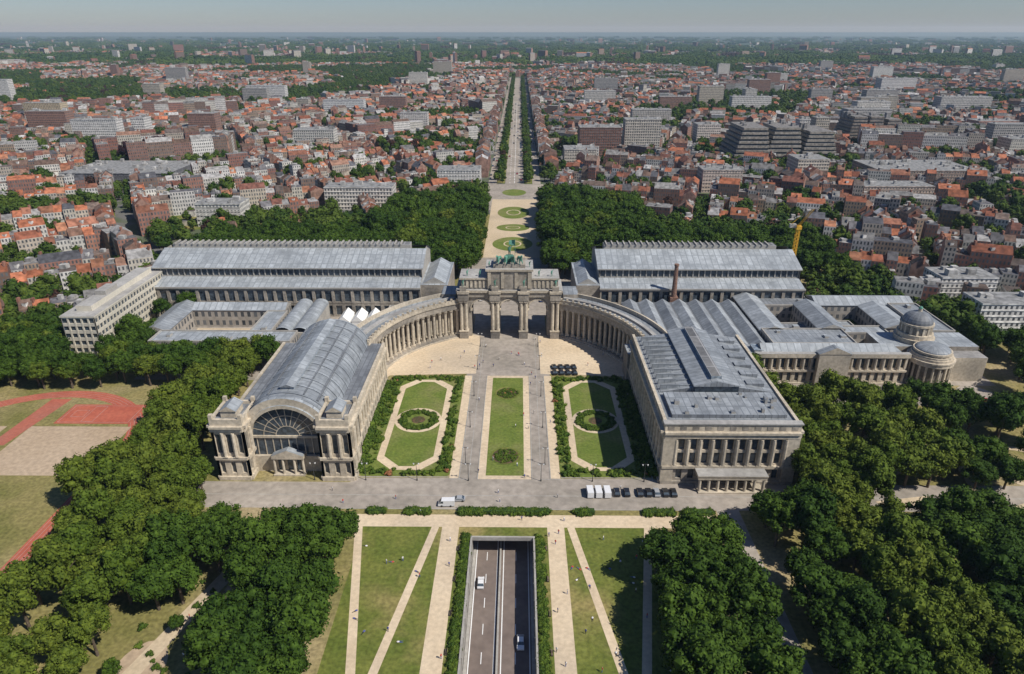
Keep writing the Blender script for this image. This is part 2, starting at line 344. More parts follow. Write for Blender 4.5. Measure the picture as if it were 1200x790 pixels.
def tree_mesh(name,mat,H=18,rx=5.6,nlobe=34,nl=85,ls=.85,base=.28,lr=(1.3,2.3)):
    lobes=[]; cz=H*(base+1)/2; rz=H*(1-base)/2-1.2
    for i in range(nlobe):
        while 1:
            d=rs.normal(size=3); d/=np.linalg.norm(d)
            if d[2]>-.75: break
        k=rs.uniform(.45,1.0)**.5; r=rs.uniform(*lr)
        ir=1-.15*math.sin(3*math.atan2(d[1],d[0])+nlobe+H)
        lobes.append(((d[0]*(rx-r*.8)*k*ir,d[1]*(rx-r*.8)*k*ir,cz+d[2]*(rz-r*.3)*k),r))
    lobes.append(((0,0,cz),rx*.48))
    V,F=crown(lobes,nl,ls)
    b=MB(); b.mi(mat)
    b.cyl(0,0,.45,.28,0,H*.5,7,'bark',cap=False)
    for k in range(5):
        a=k*1.26+rs.rand(); z=H*(base+.02+.05*k); L=rx*.75
        p=np.array((0,0,z)); q=np.array((math.cos(a)*L,math.sin(a)*L,z+L*.8))
        u=np.array((-math.sin(a),math.cos(a),0)); w=np.array((0,0,1))
        ring=lambda c,r:[tuple(c+u*r),tuple(c+w*r),tuple(c-u*r),tuple(c-w*r)]
        A=ring(p,.2);B=ring(q,.06)
        for i in range(4): b.face([A[i],A[(i+1)%4],B[(i+1)%4],B[i]],'bark')
    o=len(b.V); me=bpy.data.meshes.new(name)
    me.from_pydata(b.V+V,[],b.F+[tuple(i+o for i in f) for f in F])
    for k in b.mats: me.materials.append(M[k])
    me.polygons.foreach_set('material_index',b.M+[0]*len(F)); me.update(); return me
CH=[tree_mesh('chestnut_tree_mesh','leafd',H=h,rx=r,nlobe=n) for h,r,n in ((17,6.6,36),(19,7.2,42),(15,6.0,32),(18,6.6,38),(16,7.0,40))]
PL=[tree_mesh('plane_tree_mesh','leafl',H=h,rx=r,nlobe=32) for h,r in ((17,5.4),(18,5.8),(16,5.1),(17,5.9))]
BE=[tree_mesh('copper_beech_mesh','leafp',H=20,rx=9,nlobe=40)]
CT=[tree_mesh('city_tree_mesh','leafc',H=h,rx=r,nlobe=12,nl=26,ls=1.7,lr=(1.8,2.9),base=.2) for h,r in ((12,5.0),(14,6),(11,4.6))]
NAMES={id(CH):'chestnut_tree',id(PL):'plane_tree',id(BE):'copper_beech_tree'}
def tree(kind,x,y,s=1):
    o=bpy.data.objects.new(NAMES[id(kind)],random.choice(kind)); LINK(o)
    o.location=(x,y,0); o.rotation_euler=(0,0,U(0,6.28)); k=s*U(.84,1.14); o.scale=(k*U(.95,1.1),k*U(.95,1.1),k*U(.85,1.12)); return o
def jit(a,k=1.2): return a+U(-k,k)
y=84
while y<276:
    if y<118: cols=(-118,-110,-102.5,-95)
    elif y<130: cols=(-117,-109,-101)
    elif y<152: cols=(-118,-110,-102,-95)
    elif y<168: cols=(-123,-115,-107,-99,-91)
    elif y<182: cols=(-129,-121,-113,-105,-97)
    else: cols=(-122,-114,-106)
    for x in cols:
        if R()<.97: tree(PL,jit(x-(.02*(y-100))),jit(y),.93)
    y+=8.0
for p in ((-82,158),(-76,152),(-84,149),(-78,144),(-85,139),(-91,146),(-88,131),(-82,133)): tree(CH,jit(p[0],.8),jit(p[1],.8),.95)
tree(CH,-88,110,.4); tree(CH,-80,124,.35)
for sx in (-1,1):
    y=84 if sx<0 else 80.5
    while y<153:
        for x in ((46,54.5,63) if sx<0 else (44,52,60)):
            if sx<0 and x==63 and y<108: continue
            if R()<.98: tree(CH,sx*jit(x,1.3)-(1 if sx<0 else 0),jit(y),.96)
        y+=8.4
y=80
while y<166:
    for x in (79,87.5):
        if R()<.97: tree(CH,jit(x,1.3),jit(y),.96)
    y+=8.4
y=80
while y<262:
    for x in (97,105,113) if y<235 else (100,):
        if R()<.97: tree(PL,jit(x),jit(y),.95)
    y+=8.2
def grove(n,x0,x1,y0,y1,kind,ok=lambda x,y:True,s=.95,dmin=7):
    P=[]
    for i in range(n*8):
        x,y=U(x0,x1),U(y0,y1)
        if ok(x,y) and all((x-a)**2+(y-c)**2>dmin*dmin for a,c in P):
            P.append((x,y)); tree(kind,x,y,s)
            if len(P)>=n: break
grove(38,121,150,184,232,PL,lambda x,y: abs(y-196)>2.5,1.0,dmin=6.6)
grove(16,157,196,208,234,CH,lambda x,y: y<234-(x-157)*.3,.9)
grove(8,152,166,180,202,CH,s=.8); tree(CH,178,196,.95); tree(CH,192,184,.8)
grove(30,206,240,185,300,CH,lambda x,y:x>206+(y-180)*.08,.9)
grove(110,121,225,60,163,CH,lambda x,y: abs(x-155)>5,dmin=7.2)
grove(90,-258,-126,250,294,CH,lambda x,y: not(-199<x<-179 and y>266) and not (x>-165 and y>266),.88)
grove(20,-258,-126,246,290,PL,lambda x,y: not(-199<x<-179 and y>266) and not (x>-165 and y>266),.88)
grove(28,-258,-206,195,250,CH,lambda x,y:x<-207,.95)
for p in ((-176,318),(-170,300),(-176,290),(-166,326),(-202,300),(-204,320),(-203,340),(-98,262),(-104,266),(-112,262)): tree(CH,p[0],p[1],.75)
grove(150,23,95,388,560,CH,s=1.15,dmin=6.5); grove(150,-95,-22,388,560,CH,s=1.15,dmin=6.5)
for sx in (-1,1): grove(90,95 if sx>0 else -196,196 if sx>0 else -95,386,464,CH,lambda x,y:y<466-(abs(x)-95)*.15,s=1.05,dmin=6.6)
grove(18,24,80,400,540,PL,s=1.15); grove(18,-80,-24,400,540,PL,s=1.15)
for p in ((-420,760),(-405,768),(-432,772),(-392,775),(-412,785)): tree(BE,p[0],p[1],1.3)
def scatter(name,protos,pts):
    root=bpy.data.objects.new(name,None); LINK(root)
    for k,pm in enumerate(protos):
        P=pts[k::len(protos)]; V=[];F=[]
        for (x,y,s) in P:
            a=U(0,6.28); c,sn=math.cos(a)*s*.5,math.sin(a)*s*.5; n=len(V)
            V+=[(x-c+sn,y-sn-c,0),(x+c+sn,y+sn-c,0),(x+c-sn,y+sn+c,0),(x-c-sn,y-sn+c,0)]; F.append((n,n+1,n+2,n+3))
        me=bpy.data.meshes.new(name+'_spots'); me.from_pydata(V,[],F); me.update()
        o=bpy.data.objects.new(name+'_spots',me); LINK(o); o.parent=root
        o.instance_type='FACES'; o.use_instance_faces_scale=True; o.instance_faces_scale=1; o.show_instancer_for_render=False; o.show_instancer_for_viewport=False
        t=bpy.data.objects.new(name+'_plant',pm); LINK(t); t.parent=o
    return root
V,F=crown([((0,0,.35),.6),((.45,.1,.3),.45),((-.35,.3,.3),.45),((0,-.4,.3),.4)],26,.3)
def shm(n,k):
    me=bpy.data.meshes.new(n); me.from_pydata(V,[],F); me.materials.append(M[k]); me.update(); return me
SH=shm('shrub_mesh','shrub'); SG=shm('green_shrub_mesh','shrubg')
pts=[];ptg=[]
for (x0,x1) in ((-49,-18.6),(18.6,49)):
    for i in range(1000):
        x=U(x0+.5,x1-.5); y=U(189.5,260.5)
        if min(x-x0,x1-x,y-189,261-y)<3.8: (pts if R()<.5 else ptg).append((x,y,U(.7,1.9)))
    cx=(x0+x1)/2
    for i in range(130):
        a=U(0,6.28); r=U(5.0,7.2); ptg.append((cx+r*math.cos(a),225+r*math.sin(a),U(.8,1.5)))
for i in range(90):
    a=U(0,6.28); r=4.2*math.sqrt(R()); pts.append((r*math.cos(a),246.5+r*math.sin(a),.7)); pts.append((r*math.cos(a+1),201+r*math.sin(a+1),.7))
for sx in (-1,1):
    for i in range(420): ptg.append((sx*U(9.9,11.6),U(50,160),U(1.1,1.5)))
    for i in range(160): ptg.append((sx*U(49.6,50.8),U(190,255),U(1.4,3.0)))
for i in range(40): ptg.append((U(-92,-68),U(95,158),U(.6,1.6)))
scatter('parterre_shrubs',[SH],pts); scatter('border_hedges',[SG],ptg)
for (a,b) in ((-62,-53.5),(-42,-37),(-30,-23),(-14,14),(22,28),(43,52),(56,64)):
    h=MB(); h.box(a,b,169.4,171.2,0,1.3,'hedge'); h.build('clipped_hedge')
    scatter('hedge_foliage',[SG],[(U(a,b),U(169.5,171.1),U(1.6,2.0)) for i in range(int((b-a)*3))])

# ---------------------------------------------------------------- skin figures
def skin_mesh(name,pts,edges,rad,mats,sub=1,roots=(0,)):
    me=bpy.data.meshes.new(name); me.from_pydata(pts,edges,[]); o=bpy.data.objects.new(name,me); LINK(o)
    md=o.modifiers.new('s','SKIN'); sv=me.skin_vertices[0].data
    for i,r in enumerate(rad): sv[i].radius=(r,r) if not isinstance(r,tuple) else r; sv[i].use_root=i in roots
    o.modifiers.new('u','SUBSURF').levels=sub
    dg=bpy.context.evaluated_depsgraph_get(); m2=bpy.data.meshes.new_from_object(o.evaluated_get(dg)); m2.name=name
    bpy.data.objects.remove(o)
    m2.materials.clear()
    for k in mats: m2.materials.append(M[k])
    return m2
M['skin']=noisy('skin',(.45,.28,.2),(.5,.32,.22),3,amt2=.05)
for n,c in (('clothr',(.5,.06,.05)),('clothb',(.06,.10,.3)),('clothw',(.7,.7,.68)),('clothk',(.04,.04,.05))): M[n]=noisy(n.replace('cloth','cloth_'),c,tuple(x*1.1 for x in c),3,amt2=.1)
hp=[(0,0,.95),(0,0,1.2),(0,0,1.42),(0,0,1.52),(0,.01,1.66),(.19,0,1.4),(.25,.03,1.12),(.24,-.05,.88),(-.19,0,1.4),(-.25,-.03,1.12),(-.24,.08,.88),
    (.1,0,.88),(.11,-.1,.48),(.11,-.02,.07),(.11,-.16,.03),(-.1,0,.88),(-.11,.1,.48),(-.11,.16,.07),(-.11,.02,.03)]
he=[(0,1),(1,2),(2,3),(3,4),(2,5),(5,6),(6,7),(2,8),(8,9),(9,10),(0,11),(11,12),(12,13),(13,14),(0,15),(15,16),(16,17),(17,18)]
hr=[.14,.13,.15,.06,.11,.06,.045,.035,.06,.045,.035,.09,.06,.045,.04,.09,.06,.045,.04]
def person_mesh(top,leg):
    m=skin_mesh('person_mesh',hp,he,hr,['skin',top,leg])
    for p in m.polygons:
        z=p.center.z; p.material_index=0 if z>1.5 or abs(p.center.x)>.225 and z<1.15 else (1 if z>.9 else 2)
    return m
PM=[person_mesh('clothr','clothb'),person_mesh('clothw','clothk'),person_mesh('clothb','clothk'),person_mesh('clothw','clothb')]
def person(x,y,lie=False):
    o=bpy.data.objects.new('person',random.choice(PM)); LINK(o); o.location=(x,y,.06 if not lie else .2)
    o.rotation_euler=(math.radians(90) if lie else 0,0,U(0,6.28)); o.scale=(1.02,)*3
for i in range(22): person(U(-17,17),U(186,300))
for i in range(12): person(U(-60,60),U(164,185))
for i in range(30): person(random.choice((-1,1))*U(19,41),U(112,162),R()<.75)
for i in range(14): person(U(-45,45),U(264,285))
for i in range(10): person(random.choice((-1,1))*U(13.5,18),U(112,162))
for i in range(5): person(U(-86,-72),U(108,150))
zp=[(0,0,1.6),(0,-1.0,1.65),(0,1.0,1.6),(0,-1.5,2.3),(0,-1.8,2.7),(0,-2.35,2.45),(.3,-1.0,.95),(.3,-1.6,.75),(.3,-1.5,.3),(-.3,-1.0,.95),(-.3,-.9,.45),(-.3,-1,.05),
    (.3,1.0,.95),(.3,1.25,.5),(.3,1.1,.05),(-.3,1.0,.95),(-.3,.75,.5),(-.3,.6,.05),(0,1.5,1.6),(0,1.75,.9)]
ze=[(0,1),(0,2),(1,3),(3,4),(4,5),(1,6),(6,7),(7,8),(1,9),(9,10),(10,11),(2,12),(12,13),(13,14),(2,15),(15,16),(16,17),(2,18),(18,19)]
zr=[.42,.45,.45,.28,.22,.13,.2,.12,.09,.2,.12,.09,.24,.12,.09,.24,.12,.09,.12,.12]
HM=skin_mesh('horse_mesh',zp,ze,zr,['copper'])
FM=skin_mesh('statue_mesh',hp[:5]+[(.3,0,1.6),(.5,0,1.95),(.55,0,2.1)]+hp[8:],he,[r*1.3 for r in hr],['copper'])
def statue(par,x,y,z,s,me,rz=0,name='statue'):
    o=bpy.data.objects.new(name,me); LINK(o); o.parent=par; o.location=(x,y,z); o.scale=(s,)*3; o.rotation_euler=(0,0,rz); return o

# ---------------------------------------------------------------- triumphal arch
def build_arch():
    root=bpy.data.objects.new('triumphal_arch',None); LINK(root)
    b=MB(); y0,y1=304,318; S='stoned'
    cen=(-13.6,0,13.6); hw=4.6; zs=14.3; zt=20.6
    xs=[-24]
    for c in cen:
        b.box(xs[-1],c-hw,y0,y1,0,zt,S); xs.append(c+hw)
        n=14; P=[(c-hw*math.cos(math.pi*i/n),zs+hw*math.sin(math.pi*i/n)) for i in range(n+1)]
        for (xa,za),(xb,zb) in zip(P[:-1],P[1:]):
            b.face([(xa,y0,za),(xb,y0,zb),(xb,y0,zt),(xa,y0,zt)],S); b.face([(xb,y1,zb),(xa,y1,za),(xa,y1,zt),(xb,y1,zt)],S)
            b.face([(xa,y0,za),(xa,y1,za),(xb,y1,zb),(xb,y0,zb)],S)
            k=1.13; q=lambda x,z:(c+(x-c)*k,zs+(z-zs)*k)
            A=q(xa,za);B=q(xb,zb)
            b.face([(xa,y0-.35,za),(xb,y0-.35,zb),(B[0],y0-.35,B[1]),(A[0],y0-.35,A[1])],'stone'); b.face([(A[0],y0-.35,A[1]),(B[0],y0-.35,B[1]),(B[0],y0,B[1]),(A[0],y0,A[1])],'stone')
        for sx in (-1,1): b.box(c+sx*hw-.5,c+sx*hw+.5,y0-.5,y1+.5,zs-.9,zs-.1,'stone',bot=True)
    b.box(xs[-1],24,y0,y1,0,zt,S)
    for cx in (-21.8,-6.8,6.8,21.8):
        b.box(cx-2.1,cx+2.1,y0-3.2,y0-.01,0,3.6,S); b.box(cx-2.3,cx+2.3,y0-3.4,y0-.02,3.6,4.1,'stone',bot=True)
        for d in (-1.15,1.15):
            b.cyl(cx+d,y0-1.8,.85,.72,4.1,18.6,12,'stone'); b.box(cx+d-1,cx+d+1,y0-2.8,y0-.9,18.6,19.6,'stone',bot=True)
        b.box(cx-2.5,cx+2.5,y0-3.1,y0-.9,19.6,23,S,bot=True); b.box(cx-2.8,cx+2.8,y0-3.5,y0-1.0,23,24.2,'stone',bot=True)
        b.box(cx-1.5,cx+1.5,y0-2.9,y0-1.1,24.2,26.4,S)
    b.box(-24.6,24.6,y0-.9,y1+.6,zt,23,S,bot=True); b.box(-25.2,25.2,y0-1.5,y1+1.3,23,24.2,'stone','roofl',bot=True)
    b.box(-23,23,y0+.5,y1-.5,24.2,29,S); b.box(-23.6,23.6,y0,y1,29,29.8,'stone','roofl',bot=True)
    for i in range(23): 
        x=-22+i*2
        if abs(x)>11: b.box(x-.5,x+.5,y0+.2,y0+.48,25,28.4,'stone')
    b.box(-10.5,10.5,y0-.3,y1-.4,24.3,33.4,S); b.box(-11.2,11.2,y0-1,y1+.2,33.4,34.4,'stone','roofl',bot=True)
    for x in (-9.4,-3.2,3.2,9.4): b.box(x-.7,x+.7,y0-.7,y0-.32,25,33.3,'stone')
    b.box(-7.5,7.5,y0+1,y1-2,34.4,36.2,S)
    b.box(-1.6,1.6,y0+6,y0+9.5,36.2,38.6,'copper'); b.box(-1.9,1.9,y0+5.5,y0+6,36.2,39.4,'copper')
    b.cyl(2.6,y0+8,.12,.08,38,46.5,6,'copper'); 
    b.face([(2.6,y0+8,46.2),(2.6,y0+8,43.4),(.9,y0+9.6,43.0),(-.4,y0+8.8,43.6),(-.2,y0+8.9,45.6),(1,y0+9.5,45.6)],'copper')
    for sx in (-1,1):
        for i in range(8):
            a0=i*math.pi/4; a1=a0+math.pi/4; r=1.3; c=(y0+7.5,37.5)
            b.face([(sx*2.0,c[0],c[1]),(sx*2.0,c[0]+r*math.cos(a0),c[1]+r*math.sin(a0)),(sx*2.0,c[0]+r*math.cos(a1),c[1]+r*math.sin(a1))],'copper')
    o=b.build('arch_masonry'); o.parent=root
    for x,a in ((-4.6,.25),(-1.6,.08),(1.6,-.08),(4.6,-.25)): statue(root,x*1.05,y0+2.8,36.2,1.75,HM,-a*1.2,'quadriga_horse')
    statue(root,0,y0+8,38.2,2.9,FM,0,'brabant_statue')
    for x in (-21.8,-6.8,6.8,21.8): statue(root,x,y0-2,26.4,1.9,FM,0,'attic_statue')
    for x in (-20,-14,14,20): statue(root,x,y0+3,29.8,1.7,FM,.5,'attic_statue')
    statue(root,-9.5,y0+3,34.4,1.6,FM,.8); statue(root,9.5,y0+3,34.4,1.6,FM,-.8)
    b=MB()
    for sx in (-1,1):
        b.box(min(sx*24.6,sx*34),max(sx*24.6,sx*34),308,324,0,17,'stoned','zincd'); b.box(min(sx*26,sx*33),max(sx*26,sx*33),310,322,17,19.5,'stoned','zinc')
    b.build('arch_side_rooms').parent=root
build_arch()

# ---------------------------------------------------------------- colonnade
def colonnade(sx,a0,a1):
    b=MB(); C=(0,251); n=26
    P=lambda r,a:(C[0]+sx*r*math.sin(a),C[1]+r*math.cos(a))
    A=[math.radians(a0+(a1-a0)*i/n) for i in range(n+1)]
    for p,q in zip(A[:-1],A[1:]):
        def seg(r0,r1,z0,z1,m,mt=None,bot=False): b.prism([P(r0,p),P(r1,p),P(r1,q),P(r0,q)],z0,z1,m,mt,bot=bot)
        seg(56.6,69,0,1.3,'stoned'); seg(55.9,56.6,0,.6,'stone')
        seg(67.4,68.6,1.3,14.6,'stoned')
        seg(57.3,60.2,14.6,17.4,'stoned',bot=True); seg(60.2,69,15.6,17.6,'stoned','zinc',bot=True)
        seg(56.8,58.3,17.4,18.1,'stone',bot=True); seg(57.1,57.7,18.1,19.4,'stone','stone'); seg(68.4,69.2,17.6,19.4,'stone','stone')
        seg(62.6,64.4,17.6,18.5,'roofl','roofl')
    m=21
    for i in range(m):
        a=math.radians(a0+1+(a1-a0-2)*i/(m-1))
        for r,rad in ((58.4,.78),(61.8,.7)):
            x,y=P(r,a); b.box(x-1,x+1,y-1,y+1,1.3,2.2,'stone'); b.cyl(x,y,rad,rad*.86,2.2,13.7,10,'stone'); b.box(x-.95,x+.95,y-.95,y+.95,13.7,14.58,'stone',bot=True)
        x,y=P(57.4,a); b.box(x-.5,x+.5,y-.5,y+.5,19.4,20.2,'stone')
        x,y=P(67.1,a); b.box(x-.45,x+.45,y-.3,y+.3,1.3,14.5,'stone')
    b.build('colonnade')
colonnade(-1,24.5,87); colonnade(1,24.5,87)

# ---------------------------------------------------------------- right museum hall
def museum_right():
    b=MB(); x0,x1,y0,y1=51,94,186,256
    b.box(x0+1,x1-1,y0+1,y1-1,0,21.9,'stone','zinc')
    for (p,q,nb) in (((x0,y0),(x1,y0),11),((x1,y0),(x1,y1),17),((x0,y1),(x0,y0),17)):
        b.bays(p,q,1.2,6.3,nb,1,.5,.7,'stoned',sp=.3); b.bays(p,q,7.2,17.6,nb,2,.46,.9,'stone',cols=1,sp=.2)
        L=math.hypot(q[0]-p[0],q[1]-p[1]); d=((q[0]-p[0])/L,(q[1]-p[1])/L); n=(d[1],-d[0])
        b.lbox(p,d,n,0,L,-.9,.6,0,1.2,'stoned'); b.lbox(p,d,n,0,L,-.95,.9,6.3,7.2,'stone',bot=True)
        b.lbox(p,d,n,0,L,-.9,.7,17.6,19.2,'stone',bot=True); b.lbox(p,d,n,0,L,-.9,1.2,19.2,20,'stone',bot=True)
        b.lbox(p,d,n,0,L,-.95,.1,20,22.6,'stone')
        for i in range(nb): b.lbox(p,d,n,(i+.25)*L/nb,(i+.75)*L/nb,.101,.2,20.5,21.9,'stoned')
    b.box(x0-.5,x1+.5,y0-.5,y0+2,22.6,23,'roofl','roofl',bot=True)
    for x in (x0+1.8,x1-1.8): b.box(x-2,x+2,y0-.6,y0+1,1.2,19.1,'stone')
    b.box(62,84,180.8,185.3,5,6.2,'stone','roofl',bot=True); b.box(62.4,83.6,180.3,185.4,0,.5,'stone'); b.box(61.8,84.2,180.6,185.3,6.2,6.6,'stone','roofl',bot=True)
    for i in range(8): b.cyl(62.8+i*20.4/7,181.4,.55,.45,.5,5,10,'stone')
    z=22.0
    def slope(xa,xb,ya,yb,za,zb,m='zinc'):
        b.face([(xa,ya,za),(xb,ya,zb),(xb,yb,zb),(xa,yb,za)],m,uv=[(ya,xa),(ya,xb),(yb,xb),(yb,xa)])
    b.box(54,91,191,206,z,z+1.2,'zincd','zinc')
    slope(53,65,208,254,z+.05,z+2.0,'zinc'); slope(80,92.5,208,254,z+2.0,z+.05,'zinc')
    b.face([(53,208,z),(65,208,z),(65,208,z+2.0)],'zincd'); b.face([(80,208,z),(92.5,208,z),(80,208,z+2.0)],'zincd')
    b.box(65,80,207,254,z,z+3.0,'glass','zincl'); b.gable(64.4,80.6,206.5,254.5,z+3.0,z+5.0,'y','zinc','zincd')
    b.box(70.7,74.3,209,252,z+4.2,z+5.8,'glassroof','ribs')
    for k in range(11): b.box(53.5,64.8,209.5+k*4,209.75+k*4,z+.1,z+2.15,'zinc'); 
    for i in range(6): b.box(84,90,211+i*7.2,214+i*7.2,z+.2,z+1.9,'zincd','zinc')
    for i in range(14): x=U(55,90);y=U(189,205); b.box(x,x+U(.6,1.6),y,y+U(.6,1.6),z,z+U(1.6,2.6),'conc','zincd')
    b.build('museum_hall')
museum_right()
# ---------------------------------------------------------------- left vaulted hall
def vault(b,cx,r,cz,y0,y1,n=22,m='zincl',sq=1.0,a0=0,a1=180):
    for i in range(n):
        t0=math.radians(a0+(a1-a0)*i/n); t1=math.radians(a0+(a1-a0)*(i+1)/n)
        A=(cx+r*math.cos(t0),cz+r*sq*math.sin(t0)); B=(cx+r*math.cos(t1),cz+r*sq*math.sin(t1))
        b.face([(A[0],y0,A[1]),(A[0],y1,A[1]),(B[0],y1,B[1]),(B[0],y0,B[1])],m,uv=[(y0,t0*r),(y1,t0*r),(y1,t1*r),(y0,t1*r)])
def hall_left():
    b=MB(); x0,x1,y0,y1=-95,-51,190,256; cx=-73; SQ=.86
    b.box(x0+1,x1-1,y0+9,y1,0,17.9,'stone','zincd')
    for (p,q,nb) in (((x1,y0+8),(x1,y1),15),((x0,y1),(x0,y0+8),15)):
        b.bays(p,q,1.2,7,nb,1,.5,.7,'stone',sp=.3); b.bays(p,q,7.8,15,nb,1,.46,.9,'stone',cols=1,sp=.3)
        L=math.hypot(q[0]-p[0],q[1]-p[1]); d=((q[0]-p[0])/L,(q[1]-p[1])/L); n=(d[1],-d[0])
        b.lbox(p,d,n,0,L,-.95,.5,0,1.2,'stoned'); b.lbox(p,d,n,0,L,-.95,.8,7,7.8,'stone',bot=True); b.lbox(p,d,n,0,L,-.95,.9,15,16.2,'stone',bot=True); b.lbox(p,d,n,0,L,-.95,.1,16.2,18.4,'stone')
    vault(b,cx,15.6,14.6,y0+3,y1+2,28,'zinc',sq=SQ)
    for i in range(12):
        yy=y0+5+i*5.6; vault(b,cx,15.9,14.6,yy,yy+.4,28,'zincl',sq=SQ,a0=8,a1=172)
    b.box(cx-2.4,cx+2.4,y0+8,y1-2,27.4,28.8,'glassroof','zincl'); b.gable(cx-2.8,cx+2.8,y0+7.5,y1-1.5,28.8,29.8,'y','zincl','zincd')
    for sgn in (-1,1):
        b.box(cx+sgn*10.6-.35,cx+sgn*10.6+.35,y0+6,y1,23.6,24.9,'zincd')
        b.box(cx+sgn*6.2-.2,cx+sgn*6.2+.2,y0+6,y1,26.5,27.3,'zincd')
    pts=[(cx+15.5*math.cos(math.radians(a)),y1+1.9,14.6+15.5*SQ*math.sin(math.radians(a))) for a in range(0,181,10)]
    b.face(pts[::-1],'glass')
    yf=y0+1.5; gz=13.2; S2=.93
    pts=[(cx+12.4*math.cos(math.radians(a)),yf+1.2,gz+S2*12.4*math.sin(math.radians(a))) for a in range(0,181,10)]
    b.face([(cx-12.4,yf+1.2,0)]+[(cx+12.4,yf+1.2,0)]+pts,'glass')
    n=24
    for i in range(n):
        t0=math.pi*i/n;t1=math.pi*(i+1)/n
        for ra,rb,ya in ((12.4,15.9,yf),(12.2,13.4,yf-.7)):
            q=lambda r,t,y:(cx+r*math.cos(t),y,gz+S2*r*math.sin(t))
            b.face([q(ra,t1,ya),q(ra,t0,ya),q(rb,t0,ya),q(rb,t1,ya)],'stone'); b.face([q(rb,t1,ya),q(rb,t0,ya),q(rb,t0,yf+2),q(rb,t1,yf+2)],'zincl'); b.face([q(ra,t0,ya),q(ra,t1,ya),q(ra,t1,yf+1.2),q(ra,t0,yf+1.2)],'stone')
        if i%2==0 and i>0:
            u=(math.cos(t0),S2*math.sin(t0)); w=.14
            b.face([(cx+4*u[0]-w*u[1],yf+1.1,gz+4*u[1]+w*u[0]),(cx+4*u[0]+w*u[1],yf+1.1,gz+4*u[1]-w*u[0]),(cx+12.4*u[0]+w*u[1],yf+1.1,gz+12.4*u[1]-w*u[0]),(cx+12.4*u[0]-w*u[1],yf+1.1,gz+12.4*u[1]+w*u[0])],'stone')
    for rr in (4,8.2):
        for i in range(n):
            t0=math.pi*i/n;t1=math.pi*(i+1)/n; q=lambda r,t:(cx+r*math.cos(t),yf+1.05,gz+S2*r*math.sin(t))
            b.face([q(rr,t1),q(rr,t0),q(rr+.3,t0),q(rr+.3,t1)],'stone')
    b.box(cx-12.4,cx+12.4,yf+.6,yf+1.15,gz-.5,gz+.3,'stone',bot=True)
    for i in range(9): x=cx-11+i*2.75; b.box(x-.15,x+.15,yf+.95,yf+1.15,6,gz-.5,'stone')
    b.box(cx-12.4,cx+12.4,yf,yf+1.1,0,6,'stone'); 
    b.box(cx-5.5,cx+5.5,yf-3,yf-.01,0,.5,'stone'); b.box(cx-5.6,cx+5.6,yf-2.6,yf-.02,6.4,7.6,'stone','roofl',bot=True); b.gable(cx-5.6,cx+5.6,yf-2.6,yf,7.6,9.8,'y','zincl','stone')
    for x in (-5,-2,2,5): b.cyl(cx+x,yf-2,.5,.42,.5,6.4,10,'stone')
    for x in (-3.3,0,3.3): b.box(cx+x-1.1,cx+x+1.1,yf-.06,yf-.005,.5,5,'glass')
    for (a,c) in ((-96.4,-85.4),(-60.6,-49.6)):
        ty0,ty1=186.5,199.5
        b.box(a+.9,c-.9,ty0+.9,ty1-.9,0,22,'stone','zincd')
        for (p,q) in (((a,ty0),(c,ty0)),((c,ty0),(c,ty1)),((c,ty1),(a,ty1)),((a,ty1),(a,ty0))):
            b.bays(p,q,1.5,8,3,1,.55,.8,'stone',sp=.35); b.bays(p,q,9,18.6,3,1,.5,.85,'stone',cols=1,sp=.25)
            L=math.hypot(q[0]-p[0],q[1]-p[1]); d=((q[0]-p[0])/L,(q[1]-p[1])/L); n_=(d[1],-d[0])
            for (aa,bb,zz0,zz1) in ((-.85,.6,0,1.5),(-.9,.6,8,9),(-.9,.5,18.6,20),(-.9,1.1,20,20.8),(-.9,.05,20.8,23)):
                b.lbox(p,d,n_,0,L,aa,bb,zz0,zz1,'stone',bot=True)
        cc=(a+c)/2; b.box(cc-2.6,cc+2.6,ty0+3,ty1-4,22,24.4,'stone','zinc'); b.gable(cc-3,cc+3,ty0+2.6,ty1-3.6,24.4,26.2,'y','zincl','stone')
        for xx in (a+.6,c-.6):
            for yy in (ty0+.6,ty1-.6): b.box(xx-.6,xx+.6,yy-.6,yy+.6,23,24.6,'stone')
    o=b.build('vaulted_exhibition_hall'); o.scale=(.955,1,1); o.location=(-50*.045,0,0)
hall_left()
